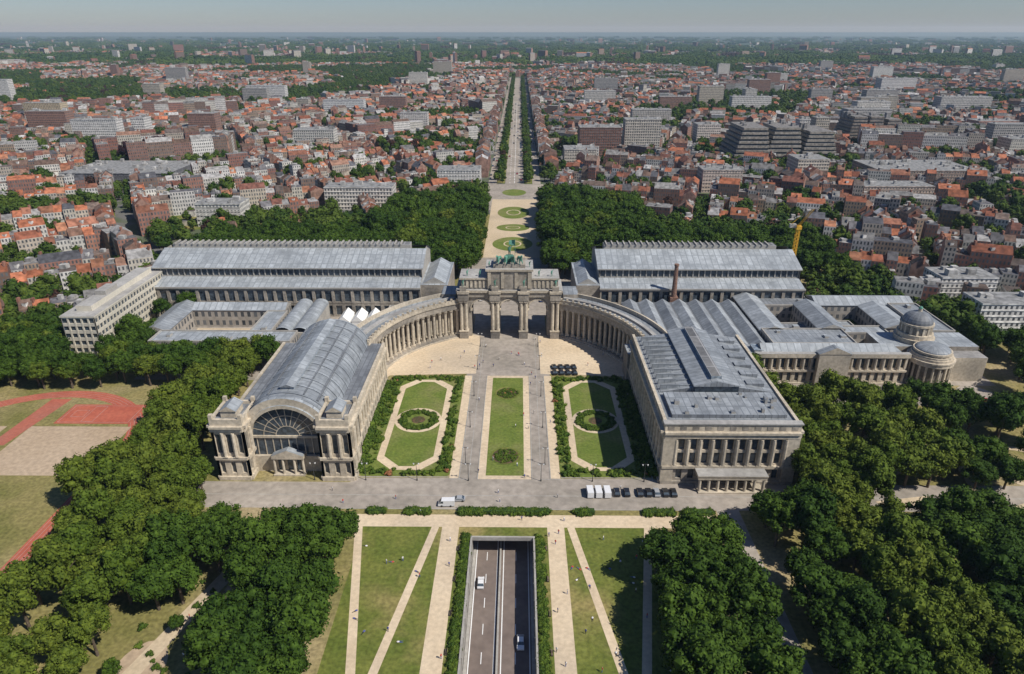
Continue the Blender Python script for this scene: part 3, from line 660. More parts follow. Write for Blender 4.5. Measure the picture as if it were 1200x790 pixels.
# ---------------------------------------------------------------- rear halls
def rear(x0,x1,extra):
    b=MB(); S='zincl'
    def sl(ya,za,yb,zb,m,e=0): b.face([(x0-e,ya,za),(x1+e,ya,za),(x1+e,yb,zb),(x0-e,yb,zb)],m,uv=[(x0,ya),(x1,ya),(x1,yb),(x0,yb)])
    nb=int((x1-x0)/5)
    b.box(x0+.8,x1-.8,329,337,0,15.5,'stoned'); b.bays((x0,328),(x1,328),.01,7,nb,1,.35,.7,'stoned'); b.bays((x0,328),(x1,328),7.3,15.4,nb,1,.3,.7,'stoned')
    b.box(x0-.3,x1+.3,327.4,328.3,15.4,16.2,'conc',bot=True)
    sl(327.8,16.2,337.6,18.6,S); b.box(x0+1,x1-1,338.2,371,0,23.4,'conc','zincd')
    b.bays((x0+.5,337.6),(x1-.5,337.6),18.6,23.4,int((x1-x0)/3),1,.18,.4,'conc',sp=.2)
    sl(336.6,23.6,354,29.2,S,.8); b.face([(x0-.8,336.6,23.0),(x1+.8,336.6,23.0),(x1+.8,336.6,23.6),(x0-.8,336.6,23.6)],'conc')
    b.box(x0+4,x1-8,354,360,27,31.2,'conc','ribs'); sl(360,29.2,374,23.6,'zinc',.8)
    for i in range(int((x1-x0-14)/3.2)):
        b.box(x0+5+i*3.2,x0+5.7+i*3.2,353.4,360.6,31.2,31.9,'conc')
    for x,sg in ((x0,-1),(x1,1)):
        P=[(x,327.8,0),(x,374,0),(x,374,23.6),(x,360,29.0),(x,354,29.0),(x,337,23.4),(x,337,18.6),(x,327.8,16.2)]
        b.face(P if sg>0 else P[::-1],'conc')
        for yy in range(331,372,5): b.box(x-(.2 if sg<0 else 0),x+(.2 if sg>0 else 0),yy,yy+2.6,4,12,'glass')
    extra(b); b.build('exhibition_hall')
rear(-186,-46,lambda b:(b.box(-46,-32,330,368,0,17,'stoned','zincl'),b.gable(-45,-33,332,366,17,20.5,'y','zincl','conc')))
rear(46,150,lambda b:(b.box(34,45.9,330,368,0,17,'stoned','zincl'),b.gable(35,45,332,366,17,20,'y','zincl','conc')))
def low(name,x0,x1,y0,y1,h,m='zincl',kind='flat',win=(3.2,4),axis='x',wm='wall',c=(.34,.31,.27),rise=2.5):
    b=MB(); b.box(x0,x1,y0,y1,0,h,wm,m,c=c,win=win)
    if kind=='gable': b.gable(x0-.4,x1+.4,y0-.4,y1+.4,h+.02,h+rise,axis,m,'conc')
    else:
        for (a0,a1,b0,b1) in ((x0-.1,x1+.1,y0-.1,y0+.4),(x0-.1,x1+.1,y1-.4,y1+.1),(x0-.1,x0+.4,y0+.4,y1-.4),(x1-.4,x1+.1,y0+.4,y1-.4)): b.box(a0,a1,b0,b1,h-.3,h+.6,'conc')
        for i in range(int((x1-x0)*(y1-y0)/160)):
            x=U(x0+1,x1-4);y=U(y0+1,y1-4); b.box(x,x+U(1.5,3),y,y+U(1.5,3),h,h+U(.6,1.6),'conc','zincl')
    return b.build(name)
low('museum_annex',-160,-97,274,286,10); low('museum_annex',-170,-158,288,322,9,'zinc','gable',axis='y'); low('museum_annex',-158,-112,314,324,9,'zincl','gable')
low('museum_annex',-120,-110,287,313,9,'zincl'); 
o=MB()
for i,x in enumerate((-108,-100)):
    o.box(x,x+7.6,286.5,324,0,9,'conc'); vault(o,x+3.8,3.8,9,286.5,324,10,'zincl',.7)
o.build('museum_workshop')
low('museum_annex',-97,-56,258.5,268,12,'zincd'); low('museum_annex',-92,-74,270,298,8,'zinc','gable',axis='y')
low('museum_annex',-60,-50,296,318,10,'zincd')
sheet('courtyard_paving',[rect(-160,-59,257,330),rect(-59,-34,306,330),rect(59,205,255,330),rect(34,59,306,330)],.03,'pave'); sheet('courtyard_gravel',[rect(-156,-122,290,312)],.07,'sand')
for x in (-86,-79,-72,-65):
    b=MB(); b.box(x+.1,x+5.9,313,325,0,3.6,'canvas'); b.gable(x,x+6,312.8,325.2,3.6,6.4,'y','canvas'); b.build('white_marquee')
b=MB()
for i in range(7):
    x=56+i*8.2; b.box(x,x+8.15,268,322,0,11,'stoned','zincd'); b.gable(x+.3,x+7.9,269,321,11.02,13.4,'y','zincl' if i%2 else 'zinc','conc')
b.build('sawtooth_gallery')
b=MB(); b.box(50,112,257,267.5,0,13,'stoned','zincl',win=(3,4)); 
for i in range(8): b.box(54+i*7,58+i*7,259,265,13,14.2,'zincd','glassroof')
b.build('museum_link')
for (x0,x1,y0,y1,h,k,ax,m_) in ((114,150,268,284,13,'flat','x','zinc'),(114,126,284,328,12,'gable','y','zincl'),(140,152,284,316,13,'gable','y','zinc'),(126.1,139.9,286,300,9,'flat','x','zincd'),
     (152,200,316,330,12,'gable','x','zincl'),(172,186,288,316,12,'gable','y','zincl'),(186.2,200,282,315.8,13,'flat','y','zinc'),(152.1,171.9,284,292,11,'flat','x','zincl'),(126.2,151,318,330,11,'flat','x','zincd'),(158,166,296,310,6,'flat','x','zincl')):
    low('museum_wing',x0,x1,y0,y1,h,m_,k,axis=ax)
for p in ((155,300),(168,312),(156,309),(170,297)): tree(CH,p[0],p[1],.45)
b=MB(); b.box(104,165,257,267.8,0,13.2,'stoned','zincl')
b.bays((103,256),(166,256),.8,6,19,1,.5,.7,'stone'); b.bays((103,256),(166,256),6.8,12.6,19,1,.5,.8,'stone',cols=1)
b.box(103,166,255.3,257,0,.8,'stone'); b.box(102.8,166.2,255.2,257,6,6.8,'stone',bot=True); b.box(102.6,166.4,255,257.2,12.6,14.4,'stone','roofl',bot=True)
b.gable(106,162,258,267,13.4,16,'x','zincl','conc'); 
b.box(128,141,253.4,256,0,15,'stone','roofl',win=(3,5)); b.gable(127.6,141.4,253.2,257,15,18,'y','zinc','stone')
b.build('museum_south_wing')
def dome(b,cx,cy,r,z,h,n=20,m='zincl',rows=7):
    for i in range(rows):
        t0=i/rows*math.pi/2;t1=(i+1)/rows*math.pi/2
        b.cyl(cx,cy,r*math.cos(t0),max(.01,r*math.cos(t1)),z+h*math.sin(t0),z+h*math.sin(t1),n,m,cap=False)
def rotunda(cx,cy,r,h,dr,drum,name):
    b=MB(); b.cyl(cx,cy,r+1.5,r+1.5,0,1.5,24,'stone'); b.cyl(cx,cy,r-1.6,r-1.6,1.5,h-2,24,'stoned')
    for i in range(20):
        a=i*math.pi/10; b.cyl(cx+(r-.2)*math.cos(a),cy+(r-.2)*math.sin(a),.5,.42,1.5,h-2.5,8,'stone')
    b.cyl(cx,cy,r+.6,r+.6,h-2.5,h-1,28,'stone'); b.cyl(cx,cy,r+.9,r+.9,h-1,h-.4,28,'stone'); b.cyl(cx,cy,r,r,h-.4,h+.6,28,'stone')
    b.cyl(cx,cy,dr+1.2,dr+1.2,h+.6,h+1.4,24,'stone'); b.cyl(cx,cy,dr,dr,h+1.4,h+1.4+drum,24,'stoned')
    for i in range(16):
        a=i*math.pi/8; b.box(cx+dr*math.cos(a)-.4,cx+dr*math.cos(a)+.4,cy+dr*math.sin(a)-.4,cy+dr*math.sin(a)+.4,h+1.4,h+1.4+drum,'stone')
    z=h+1.4+drum
    b.cyl(cx,cy,dr+.7,dr+.7,z,z+.8,24,'stone'); k=.8 if drum>2 else .3
    dome(b,cx,cy,dr+.1,z+.8,dr*k,m='zincd' if drum>2 else 'zinc'); 
    if drum>2: b.cyl(cx,cy,.9,.8,z+.6+dr*k,z+2+dr*k,8,'stone'); dome(b,cx,cy,.9,z+2+dr*k,1,8,'copper',3)
    b.build(name)
rotunda(177,259,8.2,12.5,6.6,.6,'round_portico')
b=MB(); b.box(160,201,266,281,0,13,'stoned','zincl',win=(3,4)); b.box(158.5,167.5,258,271,0,11,'stone','roofl',win=(2.5,4)); b.box(187,201,259,266,0,11,'stone','roofl',win=(2.5,4)); b.build('rotunda_wing')
rotunda(177,274,7.2,15.5,6.0,3.6,'domed_rotunda')
# ---------------------------------------------------------------- office slab left
b=MB(); x0,x1,y0,y1=-197,-182,275,341
b.box(x0+1,x1-1,y0+1,y1-1,0,21,'conc','roofl')
for (p,q,nb) in (((x0,y0),(x1,y0),5),((x1,y0),(x1,y1),24),((x0,y1),(x0,y0),24)): b.bays(p,q,.01,21,nb,6,.22,.5,'cream',sp=.42)
b.box(x0-.2,x1+.2,y0-.2,y1+.2,21.01,21.7,'cream','roofl',bot=True); b.box(x0+4,x1-4,y0+6,y1-6,21.7,24.2,'cream','roofl',win=(3,2.5)); b.box(x0+5,x1-5,y0+20,y0+30,24.2,26.2,'conc','roofl')
b.build('office_building')
b=MB(); b.box(81,85,323,327,0,13,'brick'); b.cyl(83,325,1.4,.9,13,30,12,'brick'); b.cyl(83,325,1.2,1.2,29.2,30.2,12,'brick'); b.build('brick_chimney')
b=MB()
def beam(p,q,r,m='yellow'):
    p=Vector(p);q=Vector(q);d=(q-p).normalized(); u=d.orthogonal().normalized()*r; w=d.cross(u).normalized()*r
    A=[p+u,p+w,p-u,p-w];B=[q+u,q+w,q-u,q-w]
    for i in range(4): b.face([tuple(A[i]),tuple(A[(i+1)%4]),tuple(B[(i+1)%4]),tuple(B[i])],m)
cx,cy=157,366
for dx in (-.8,.8):
    for dy in (-.8,.8): beam((cx+dx,cy+dy,0),(cx+dx,cy+dy,38),.24)
for k in range(19):
    z=k*2
    for (a,c) in (((-.8,-.8),(.8,-.8)),((.8,-.8),(.8,.8)),((.8,.8),(-.8,.8)),((-.8,.8),(-.8,-.8))):
        beam((cx+a[0],cy+a[1],z),(cx+c[0],cy+c[1],z+2),.16)
b.box(cx-1.4,cx+1.4,cy-1.4,cy+1.4,37,39,'yellow',bot=True)
for d in (-.6,.6): beam((cx+d,cy,39),(cx+3+d,cy-8,50),.2)
for k in range(9): beam((cx-.6+k*.33,cy-k*.88,39+k*1.2),(cx+.6+(k+1)*.33,cy-(k+1)*.88,40.2+k*1.2),.1)
b.box(cx-5,cx-1.5,cy-1,cy+1,38,40,'conc',bot=True); beam((cx-4,cy,40),(cx,cy,44),.15); beam((cx,cy,44),(cx+3,cy-8,50),.08)
b.build('tower_crane')

# ---------------------------------------------------------------- city
RED=[(.29,.105,.055),(.23,.085,.05),(.31,.14,.08),(.25,.11,.07),(.17,.075,.055),(.35,.13,.07),(.21,.12,.085)]
OTH=[(.13,.085,.065),(.09,.09,.10),(.12,.115,.12),(.22,.215,.205),(.28,.27,.26),(.17,.165,.16),(.15,.11,.09),(.36,.35,.34),(.10,.08,.07)]
WAL=[(.58,.55,.49),(.50,.46,.39),(.64,.62,.58),(.24,.11,.08),(.20,.13,.095),(.34,.25,.18),(.44,.38,.31),(.30,.15,.11),(.55,.53,.5),(.22,.12,.09)]
def jc(c,k=.15): f=U(1-k,1+k); return tuple(min(.85,x*f) for x in c)
def house(b,p,d,n,w,dep,h,near,red=.6):
    P=lambda a,c:(p[0]+d[0]*a+n[0]*c,p[1]+d[1]*a+n[1]*c)
    q=[P(0,0),P(w,0),P(w,dep),P(0,dep)]; A=sum(q[i][0]*q[(i+1)%4][1]-q[(i+1)%4][0]*q[i][1] for i in range(4))
    wc=jc(random.choice(WAL)); r=R()
    if r<(.72 if red>.3 else .45):
        rc=jc(random.choice(RED if R()<red else OTH),.3); rise=U(2.6,4.6); rdg=[P(0,dep/2),P(w,dep/2)]
        if A<0: q=[q[1],q[0],q[3],q[2]]; rdg=rdg[::-1]
        b.wall(q[0],q[1],0,h,'wall',wc,(2.0,3.2)); b.wall(q[2],q[3],0,h,'wall',wc,(2.0,3.2))
        sc=jc((.28,.17,.13),.3)
        for (a,c,e) in ((q[1],q[2],rdg[1]),(q[3],q[0],rdg[0])):
            b.face([(a[0],a[1],0),(c[0],c[1],0),(c[0],c[1],h),(e[0],e[1],h+rise),(a[0],a[1],h)],'roof',sc)
        b.face([(*q[0],h),(*q[1],h),(*rdg[1],h+rise),(*rdg[0],h+rise)],'roof',rc); b.face([(*q[2],h),(*q[3],h),(*rdg[0],h+rise),(*rdg[1],h+rise)],'roof',rc)
        if near:
            if R()<.8:
                c=P(w*.08,dep*U(.35,.65)); b.box(c[0]-.5,c[0]+.5,c[1]-.9,c[1]+.9,h+1,h+rise+1.4,'roof',c=(.28,.14,.10))
            if R()<.5:
                c=P(w*.5,dep*.22); b.box(c[0]-1,c[0]+1,c[1]-1,c[1]+1,h,h+rise*.75,'roof',c=(.6,.58,.54),ct=rc)
            if R()<.5:
                c=[P(w*.1,dep),P(w*.6,dep),P(w*.6,dep+4),P(w*.1,dep+4)]; b.prism(c,0,h*.55,'roof',c=wc,ct=jc(random.choice(OTH)))
    else:
        rc=jc(random.choice(OTH[1:]),.25); b.prism(q,0,h+1.5,'wall','roof',c=wc,ct=rc,win=(2.0,3.2))
        if near:
            c=P(w*U(.3,.7),dep*U(.3,.7)); s=U(1,2); b.box(c[0]-s,c[0]+s,c[1]-s,c[1]+s,h+1.5,h+1.5+U(1,2.5),'roof',c=(.35,.34,.32))
BIGB=[
 (302,815,124,66,37,(.27,.245,.21),'terr'),(476,965,76,50,32,(.22,.19,.165),'terr'),(151,850,42,22,40,(.48,.44,.38),''),(99,835,48,28,33,(.22,.12,.09),''),
 (396,690,95,60,14,(.36,.28,.23),''),(-52,655,40,24,17,(.62,.6,.56),''),(-128,570,56,20,18,(.62,.58,.52),''),(-222,515,34,20,17,(.60,.58,.52),''),(-383,690,105,70,11,(.16,.16,.17),''),
 (246,318,34,16,15,(.66,.64,.6),''),(248,360,30,18,14,(.6,.58,.55),''),(290,690,30,30,22,(.5,.45,.38),''),(250,930,30,25,25,(.55,.5,.45),''),(-250,880,50,20,24,(.6,.57,.52),''),(620,840,80,25,20,(.5,.47,.42),''),
 (-700,900,60,18,28,(.6,.57,.5),''),(-760,1150,60,20,30,(.55,.45,.3),''),(-300,1250,70,20,26,(.6,.6,.58),''),(420,1300,70,20,28,(.6,.58,.55),''),(160,1400,60,20,30,(.58,.55,.5),''),(800,1300,90,25,28,(.5,.48,.45),''),(-520,1500,80,20,32,(.62,.6,.58),''),(-150,1050,40,18,26,(.58,.54,.5),''),(880,1700,80,30,35,(.6,.58,.56),''),(1100,1500,60,20,40,(.6,.58,.56),''),(190,640,36,22,20,(.5,.42,.36),''),
 (70,760,34,30,20,(.5,.46,.4),''),(210,1120,60,22,24,(.5,.46,.42),''),(560,1150,70,24,22,(.42,.40,.38),''),(330,600,60,24,14,(.45,.36,.30),''),(-560,640,30,14,24,(.55,.42,.2),''),(700,1050,60,30,16,(.5,.3,.24),'')]
for i in range(46):
    y=1/U(1/3000,1/900); x=random.choice((-1,1))*U(90,.8*y)
    BIGB.append((x,y,U(14,60),U(14,24),U(20,42)*(.8 if y<1400 else 1.1),random.choice([(.58,.55,.5),(.45,.40,.33),(.62,.6,.57),(.28,.16,.12),(.36,.34,.32)]),''))
for (x,y,w,d,h,c,k) in BIGB:
    b=MB()
    if k=='terr':
        nf=8
        for t in range(nf):
            f=1-t*.05; z0=t*h/nf
            for s in (-1,0,1):
                cx=x+s*w*.3+t*.6; dd=d*(.85 if s==0 else 1.0); zz=z0*(1.0 if s<1 else .88); hh=h/nf
                b.box(cx-w*.16*f,cx+w*.16*f,y-dd/2*f,y+dd/2,zz,zz+hh-1.4,'glass'); b.box(cx-w*.165*f-.3,cx+w*.165*f+.3,y-dd/2*f-1,y+dd/2+.5,zz+hh-2.4,zz+hh-.02*s,'roof',c=jc(c,.1),ct=(.2,.19,.18),bot=True)
        for t in range(8): a=x+U(-w*.4,w*.3); e=y+U(-d*.2,d*.35); b.box(a,a+U(3,8),e,e+U(3,6),h*.88,h+U(2,4),'roof',c=(.25,.24,.23))
    else:
        b.box(x-w/2,x+w/2,y-d/2,y+d/2,0,h,'wall','roof',c=c,ct=(.28,.275,.27),win=(2.6,3.1))
        for i in range(int(h/3.1)): b.box(x-w/2-.15,x+w/2+.15,y-d/2-.25,y-d/2-.01,i*3.1+2.5,i*3.1+3.0,'roof',c=tuple(min(.8,v*1.15) for v in c),bot=True)
        b.box(x-w/2-.2,x+w/2+.2,y-d/2-.3,y+d/2+.2,h,h+.7,'roof',c=c,ct=(.24,.24,.235)); 
        for i in range(max(4,int(w*d/250))): a=x+U(-w/2+3,w/2-5); e=y+U(-d/2+2,d/2-4); b.box(a,a+U(2,6),e,e+U(2,4),h+.7,h+U(2,4),'roof',c=jc((.38,.37,.35),.3))
    b.build('apartment_block' if k=='' else 'terraced_office_building')
sheet('courtyard_grass',[rect(230,380,730,780)],.04,'lawn')
def blocked(x,y,pad=0):
    if y<300+pad and -265<x<240: return True
    if -205-pad<x<205+pad and y<(565 if abs(x)<100 else 478)+pad: return True
    if abs(x)<41+pad*.3 and y<2350: return True
    for (bx,by,w,d,*_) in BIGB:
        if abs(x-bx)<w/2+8+pad and abs(y-by)<d/2+8+pad: return True
    return False
ctrees=[]; yards=[]
def make_side(side):
    A=.42 if side<0 else -.36; ca,sa=math.cos(A),math.sin(A)
    def W(i,j):
        u=i*122.;v=j*76.
        x=u*ca-v*sa; y=u*sa+v*ca+200
        return (x+52*math.sin(y/260.+1)+30*math.sin(x/190.+y/400.)+14*math.sin(i*2.1+j*1.3), y+46*math.sin(x/330.)+24*math.sin(x/150.+2)+9*math.sin(j*2.7+i))
    chunks={}
    for i in range(-45,46):
        for j in range(-45,60):
            q=[W(i,j),W(i+1,j),W(i+1,j+1),W(i,j+1)]
            cx=sum(p[0] for p in q)/4; cy=sum(p[1] for p in q)/4
            if cy>3100 or cy<150 or abs(cx)>.92*cy+130 or cx*side<20: continue
            near=cy<900
            key=int(cy//450); b=chunks.setdefault(key,MB())
            q=[(p[0]+(cx-p[0])*.085,p[1]+(cy-p[1])*.13) for p in q]
            typ=R()
            pk=mnoise.noise(Vector((cx/380,cy/520,3.3)))+min(.22,max(0,(cy-900)/8000))
            if pk>.30 or typ<.06:
                for t in range(50 if typ<.75 else 34):
                    a,e=R(),R(); x=(q[0][0]*(1-a)+q[1][0]*a)*(1-e)+(q[3][0]*(1-a)+q[2][0]*a)*e; y=(q[0][1]*(1-a)+q[1][1]*a)*(1-e)+(q[3][1]*(1-a)+q[2][1]*a)*e
                    if not blocked(x,y): ctrees.append((x,y,U(.9,1.5)))
                if typ<.4:
                    for t in range(7):
                        x=cx+U(-38,38);y=cy+U(-24,24)
                        if not blocked(x,y,4): aa=U(0,3); house(b,(x,y),(math.cos(aa),math.sin(aa)),(-math.sin(aa),math.cos(aa)),U(9,16),10,U(6,10),near,.6)
                if not any(blocked(*p) for p in q): yards.append(q)
                continue
            if not any(blocked(*p) for p in q): yards.append(q)
            hb=U(8,12); red=(.76 if side<0 else .58)-.22*R()
            if typ>.955: hb=U(15,22); red=.1
            elif typ>.85: hb=U(10,14); red=.2
            for e in range(4):
                a=q[e];c=q[(e+1)%4]; L=math.hypot(c[0]-a[0],c[1]-a[1]); d=((c[0]-a[0])/L,(c[1]-a[1])/L); n=(-d[1],d[0])
                t=0 if e%2==0 else 12; end=L if e%2==0 else L-12
                while t<end-4:
                    w=U(5.5,8.5) if R()<.88 else U(12,22)
                    if hb>15: w=U(16,28)
                    if t+w>end: w=end-t
                    dep=U(9,12.5); mx,my=a[0]+d[0]*(t+w/2)+n[0]*5,a[1]+d[1]*(t+w/2)+n[1]*5
                    if not blocked(mx,my) and not blocked(mx+n[0]*8,my+n[1]*8):
                        if R()<.93: house(b,(a[0]+d[0]*t,a[1]+d[1]*t),d,n,w-.02,dep,hb+U(-2,2.6)+(4 if w>11 else 0)+(U(4,9) if R()<.02 else 0),near,red)
                        else: ctrees.append((mx,my,U(.8,1.2)))
                    t+=w
                t=6
                if R()<.6:
                    while t<L-6:
                        x,y=a[0]+d[0]*t-n[0]*3.2,a[1]+d[1]*t-n[1]*3.2
                        if not blocked(x,y): ctrees.append((x,y,U(.6,.95)))
                        t+=U(7,11)
            for t in range(random.randint(3,7)):
                a,e=U(.25,.75),U(.35,.65); x=(q[0][0]*(1-a)+q[1][0]*a)*(1-e)+(q[3][0]*(1-a)+q[2][0]*a)*e; y=(q[0][1]*(1-a)+q[1][1]*a)*(1-e)+(q[3][1]*(1-a)+q[2][1]*a)*e
                if not blocked(x,y,3) and R()<.45: aa=A+random.choice((0,1.57)); house(b,(x,y),(math.cos(aa),math.sin(aa)),(-math.sin(aa),math.cos(aa)),U(6,11),U(6,9),U(3,6),False,red)
            for t in range(random.randint(12,23)):
                a,e=U(.18,.82),U(.22,.78); x=(q[0][0]*(1-a)+q[1][0]*a)*(1-e)+(q[3][0]*(1-a)+q[2][0]*a)*e; y=(q[0][1]*(1-a)+q[1][1]*a)*(1-e)+(q[3][1]*(1-a)+q[2][1]*a)*e
                if blocked(x,y): continue
                if R()<.88: ctrees.append((x,y,U(.65,1.35)))
                else:
                    s=U(3,8); z=U(3,6); b.box(x-s,x+s,y-s*.7,y+s*.7,0,z,'roof',c=jc(random.choice(WAL)),ct=jc(random.choice(OTH+RED[:1])))
    for k,b in chunks.items(): b.build('row_houses' if k<3 else 'distant_houses')
make_side(-1); make_side(1)
sheet('back_gardens',yards,.05,'lawn')
b=MB()
for side in (-1,1):
    y=672
    while y<2320:
        w=U(8,20)
        if not (side<0 and y<690):
            if R()<.82:
                h=U(10,19); x=side*(27+random.choice((0,0,2,4)))
                house(b,(x,y),(0,1),(side,0),w-.05,U(10,14),h,y<1200,.35)
            else:
                for k in range(3): ctrees.append((side*U(29,40),y+U(0,w),U(.8,1.2)))
            if R()<.8: ctrees.append((side*U(42,50),y+5,U(.7,1.1)))
        y+=w
b.build('avenue_buildings')
for y in range(668,2300,9):
    for x in (-15.6,-12,12,15.6): 
        if R()<.8: ctrees.append((jit(x,.8),jit(y,2.2),U(.45,.9)))
for i in range(200):
    x=U(24,60)*random.choice((-1,1)); y=U(560,612)
    if abs(x)>27: ctrees.append((x,y,U(.8,1.3)))
for i in range(200):
    x=random.choice((-1,1))*U(100,215); y=U(455,505); ctrees.append((x,y,U(.8,1.25)))
for i in range(70): ctrees.append((U(-214,-203),U(300,470),U(.6,1.1)))
for i in range(90): ctrees.append((U(-262,-214),U(296,345),U(.6,1.2)))
for i in range(70): ctrees.append((U(206,222),U(280,470),U(.6,.95)))
for i in range(60): ctrees.append((U(155,205),U(332,395),U(.7,1.1)))
for i in range(70): ctrees.append((U(225,390),U(730,778),U(.8,1.1)))
for i in range(80): ctrees.append((U(-460,-370),U(745,800),U(.8,1.4)))
for i in range(110): ctrees.append((U(-290,-130),U(1080,1230),U(1.0,1.5)))
scatter('city_trees',CT,ctrees)
def woods_mesh():
    lobes=[]
    for i in range(46):
        a=U(0,6.28); r=34*math.sqrt(R()); lobes.append(((r*math.cos(a),r*math.sin(a)*.8,U(4,9)),U(4.5,7.5)))
    V,F=crown(lobes,16,4.0); me=bpy.data.meshes.new('woods_mesh'); me.from_pydata(V,[],F); me.materials.append(M['leafc']); me.update(); return me
WM=[woods_mesh(),woods_mesh()]
wp=[]
for i in range(7500):
    t=R(); Y=1/((1-t)/1700+t/16000)
    X=U(-.9,.9)*Y
    if abs(X)<70 and Y<2350: continue
    k=mnoise.noise(Vector((X/900,Y/1300,7)))+ (Y-3500)/8000+ (.12 if X>0 else 0)
    if Y<3100: ok= k>.02 or R()<.12
    else: ok= k>.02 or R()<.25
    if ok: wp.append((X,Y,U(.4,.9) if Y<3000 else U(1,2.2)))
scatter('distant_woods',WM,wp)
b=MB()
for i in range(15000):
    t=R(); Y=1/((1-t)/2950+t/12000); X=U(-.9,.9)*Y
    k=mnoise.noise(Vector((X/900,Y/1300,7)))+(Y-3500)/8000+ (.12 if X>0 else 0)
    if k>.1 and R()<.78: continue
    a=U(0,3.14); w=U(9,30); h=U(9,15)
    if R()<.035: w=U(20,60); h=U(22,55)
    house(b,(X,Y),(math.cos(a),math.sin(a)),(-math.sin(a),math.cos(a)),w,U(10,14),h,False,.4)
b.build('distant_houses')

# ---------------------------------------------------------------- vehicles
def paint(name,c):
    m,nt,bs=newmat(name); bs.inputs['Roughness'].default_value=.25; bs.inputs['Coat Weight'].default_value=.5
    n=noise_fac(nt,2,2); nt.links.new(mix(nt,n,c,tuple(x*.93 for x in c)),bs.inputs['Base Color']); return m
for k,c in (('pw',(.75,.75,.75)),('pk',(.02,.02,.022)),('ps',(.35,.36,.37)),('pr',(.35,.03,.02)),('pb',(.03,.06,.18))): M[k]=paint('car_paint_'+k,c)
M['tyre']=noisy('tyre',(.02,.02,.02),(.025,.025,.025),3)
def car_mesh(p,van=False):
    b=MB(); W=.9 if not van else 1.0
    if van: prof=[(-2.6,.35),(2.5,.35),(2.6,.9),(2.3,1.25),(1.5,2.25),(-2.55,2.35),(-2.6,2.2)]; g=[((1.75,1.3),(2.2,1.3),(1.5,2.1),(.9,2.1),(.9,1.3))]; 
    else: prof=[(-2.15,.3),(2.15,.3),(2.2,.7),(1.9,.88),(1.05,.98),(.4,1.42),(-1.2,1.44),(-1.9,1.02),(-2.2,.92)]; g=[((.95,.98),(.35,1.36),(-1.15,1.38),(-1.75,1.0))]
    n=len(prof)
    def w(z): return W-(.16 if (not van and z>1.2) else 0)
    for i in range(n):
        a=prof[i];c=prof[(i+1)%n]; isg=(not van and i in(4,6)) or (van and i==3)
        b.face([(w(a[1]),a[0],a[1]),(w(c[1]),c[0],c[1]),(-w(c[1]),c[0],c[1]),(-w(a[1]),a[0],a[1])],'glass' if isg else p)
    for s in (-1,1):
        P=[(s*w(z),y,z) for y,z in prof]; b.face(P if s<0 else P[::-1],p)
        for poly in g:
            P=[(s*(w(z)+.012),y,z) for y,z in poly]; b.face(P if s>0 else P[::-1],'glass')
        for yy in (-1.4,1.4):
            c=[(yy+.34*math.cos(t*math.pi/5),.34+.34*math.sin(t*math.pi/5)) for t in range(10)]
            b.face([(s*(W+.03),y,z) for y,z in c],'tyre')
            for i in range(10):
                a_,c_=c[i],c[(i+1)%10]; b.face([(s*(W+.03),*a_),(s*(W+.03),*c_),(s*(W-.2),*c_),(s*(W-.2),*a_)],'tyre')
        b.face([(s*(W-.35),2.21,.62),(s*(W-.08),2.21,.62),(s*(W-.08),2.19,.78),(s*(W-.35),2.19,.78)],'white')
    return b.mesh('car_mesh')
CM=[car_mesh(p) for p in ('pw','pk','ps','pr','pb','pk')]; VM=[car_mesh('pw',True),car_mesh('ps',True)]
def car(x,y,rz,me=None,z=.06,name='parked_car'):
    o=bpy.data.objects.new(name,me or random.choice(CM)); LINK(o); o.location=(x,y,z); o.rotation_euler=(0,0,math.radians(rz)); return o
for i,x in enumerate((27.5,30.2,33)): car(x,180,2,VM[0],name='parked_van')
for x in (36.2,39.4,43.6,46.4,49.0,51.8,54.4): car(x,180.2,0,CM[1] if R()<.7 else CM[2])
car(-18,173.8,90,VM[0],name='van'); car(-14.5,176.2,92,CM[2],name='car')
car(-5.9,146.5,0,CM[0],-5.96,'car'); car(5.2,126,180,CM[0],-5.96,'car'); car(-3.2,190,0,CM[1],-5.96,'car')
for i in range(8): car(20.2+(i%4)*2.9,264.5+(i//4)*5.4,8,CM[1])
for i in range(46): car(random.choice((-6.7,-2.5,2.5,6.7,-21,21)),U(668,1500),0 if R()<.5 else 180,z=.09,name='car')
for i in range(26): car(random.choice((-24.3,24.3)),U(665,1100),0,z=.09)
for i in range(18): car(U(-26,34),jit(random.choice((352,375,398)),1),U(-4,4))
for i in range(12): car(188+i*1.6,248-i*3.2,70)
for i in range(9): car(120+i*3,248,0)
for i in range(14): car(random.choice((-45,-35,30,43)),U(575,650),U(0,180))
b=MB(); b.cyl(0,0,.12,.07,0,7,8,'woodm'); b.box(-.9,.9,-.05,.05,6.8,6.92,'woodm',bot=True)
for s in (-.8,.8): b.cyl(s,0,.14,.26,6.3,6.78,8,'canvas')
b.cyl(0,0,.25,.16,0,.8,8,'woodm'); LM=b.mesh('street_lamp_mesh')
for sx in (-1,1):
    for y in range(196,300,24):
        o=bpy.data.objects.new('street_lamp',LM); LINK(o); o.location=(sx*13.6,y,.05)
    for x in range(12,64,17):
        o=bpy.data.objects.new('street_lamp',LM); LINK(o); o.location=(sx*x,186.6,.05)
b=MB(); b.box(-.9,.9,-.25,.25,.42,.48,'bark',bot=True); b.box(-.9,.9,.25,.31,.5,.9,'bark',bot=True)
for x in (-.75,.75): b.box(x-.05,x+.05,-.22,.22,0,.42,'woodm'); 
BM=b.mesh('park_bench_mesh')
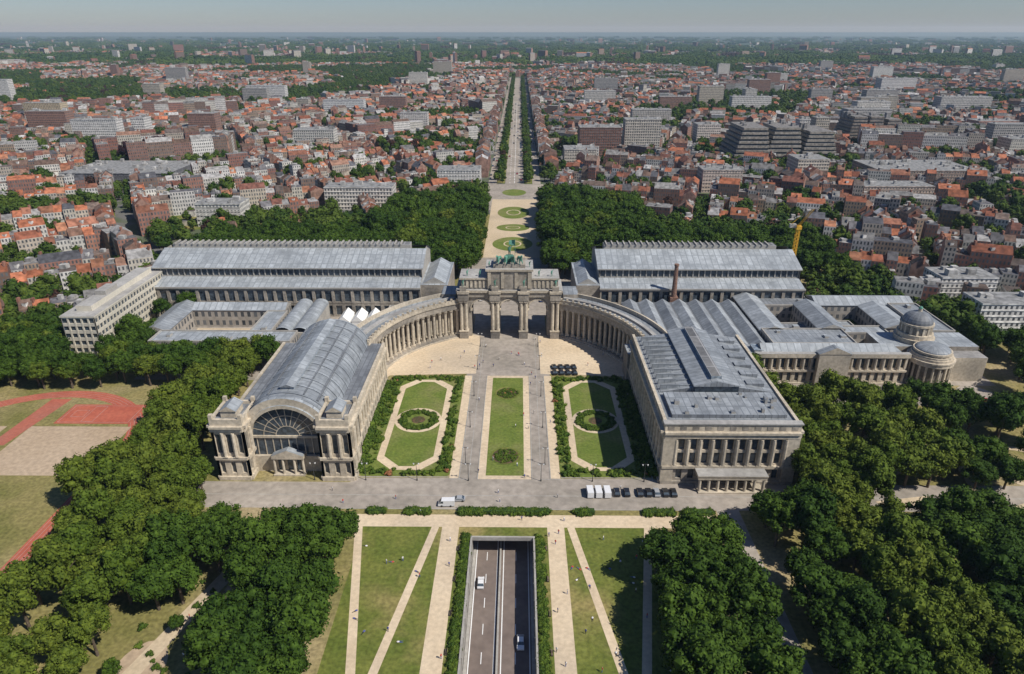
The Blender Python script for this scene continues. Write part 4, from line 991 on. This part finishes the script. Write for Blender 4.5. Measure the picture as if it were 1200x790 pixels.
for sx in (-1,1):
    for y in range(70,160,12):
        o=bpy.data.objects.new('park_bench',BM); LINK(o); o.location=(sx*12.7,y,.05); o.rotation_euler=(0,0,math.radians(90*sx))

# ---------------------------------------------------------------- sky, sun, haze, camera
EL=49
to_sun=Vector((.80*math.cos(math.radians(EL))/.918,-.45*math.cos(math.radians(EL))/.918,math.sin(math.radians(EL))))
w=bpy.data.worlds.new('World'); scene.world=w; w.use_nodes=True; nt=w.node_tree
bg=nt.nodes['Background']; sky=nt.nodes.new('ShaderNodeTexSky'); sky.sky_type='NISHITA'; sky.sun_disc=False
sky.sun_elevation=math.radians(EL); sky.sun_rotation=math.atan2(to_sun.x,to_sun.y); sky.air_density=1.0; sky.dust_density=.3; sky.ozone_density=3.0
tint=mix(nt,1.0,sky.outputs[0],(.87,.97,1.22),'MULTIPLY')
nt.links.new(tint,bg.inputs[0]); bg.inputs[1].default_value=.064
l=bpy.data.lights.new('sun','SUN'); l.energy=5.0; l.angle=math.radians(.5); l.color=(1,.955,.88)
s=bpy.data.objects.new('sun',l); LINK(s); s.rotation_euler=to_sun.to_track_quat('Z','Y').to_euler(); s.location=(200,-100,400)
b=MB(); M['haze']=bpy.data.materials.new('atmospheric_haze'); m=M['haze']; m.use_nodes=True; nt=m.node_tree; nt.nodes.clear()
out=nt.nodes.new('ShaderNodeOutputMaterial'); v=nt.nodes.new('ShaderNodeVolumeScatter'); v.inputs['Color'].default_value=(.54,.77,1,1); v.inputs['Density'].default_value=5.2e-5; v.inputs['Anisotropy'].default_value=.1
nt.links.new(v.outputs[0],out.inputs['Volume'])
b.box(-24000,24000,-2000,24000,-30,240,'haze',bot=True); b.build('atmosphere_haze')
cam=bpy.data.cameras.new('camera'); cam.lens=24; cam.sensor_width=36; cam.clip_end=200000; cam.clip_start=1
c=bpy.data.objects.new('camera',cam); LINK(c); c.location=(4.3,0,136); c.rotation_euler=(math.radians(90-24.17),0,math.radians(.573)); scene.camera=c
scene.view_settings.view_transform='Standard'; scene.view_settings.look='None'; scene.view_settings.exposure=0
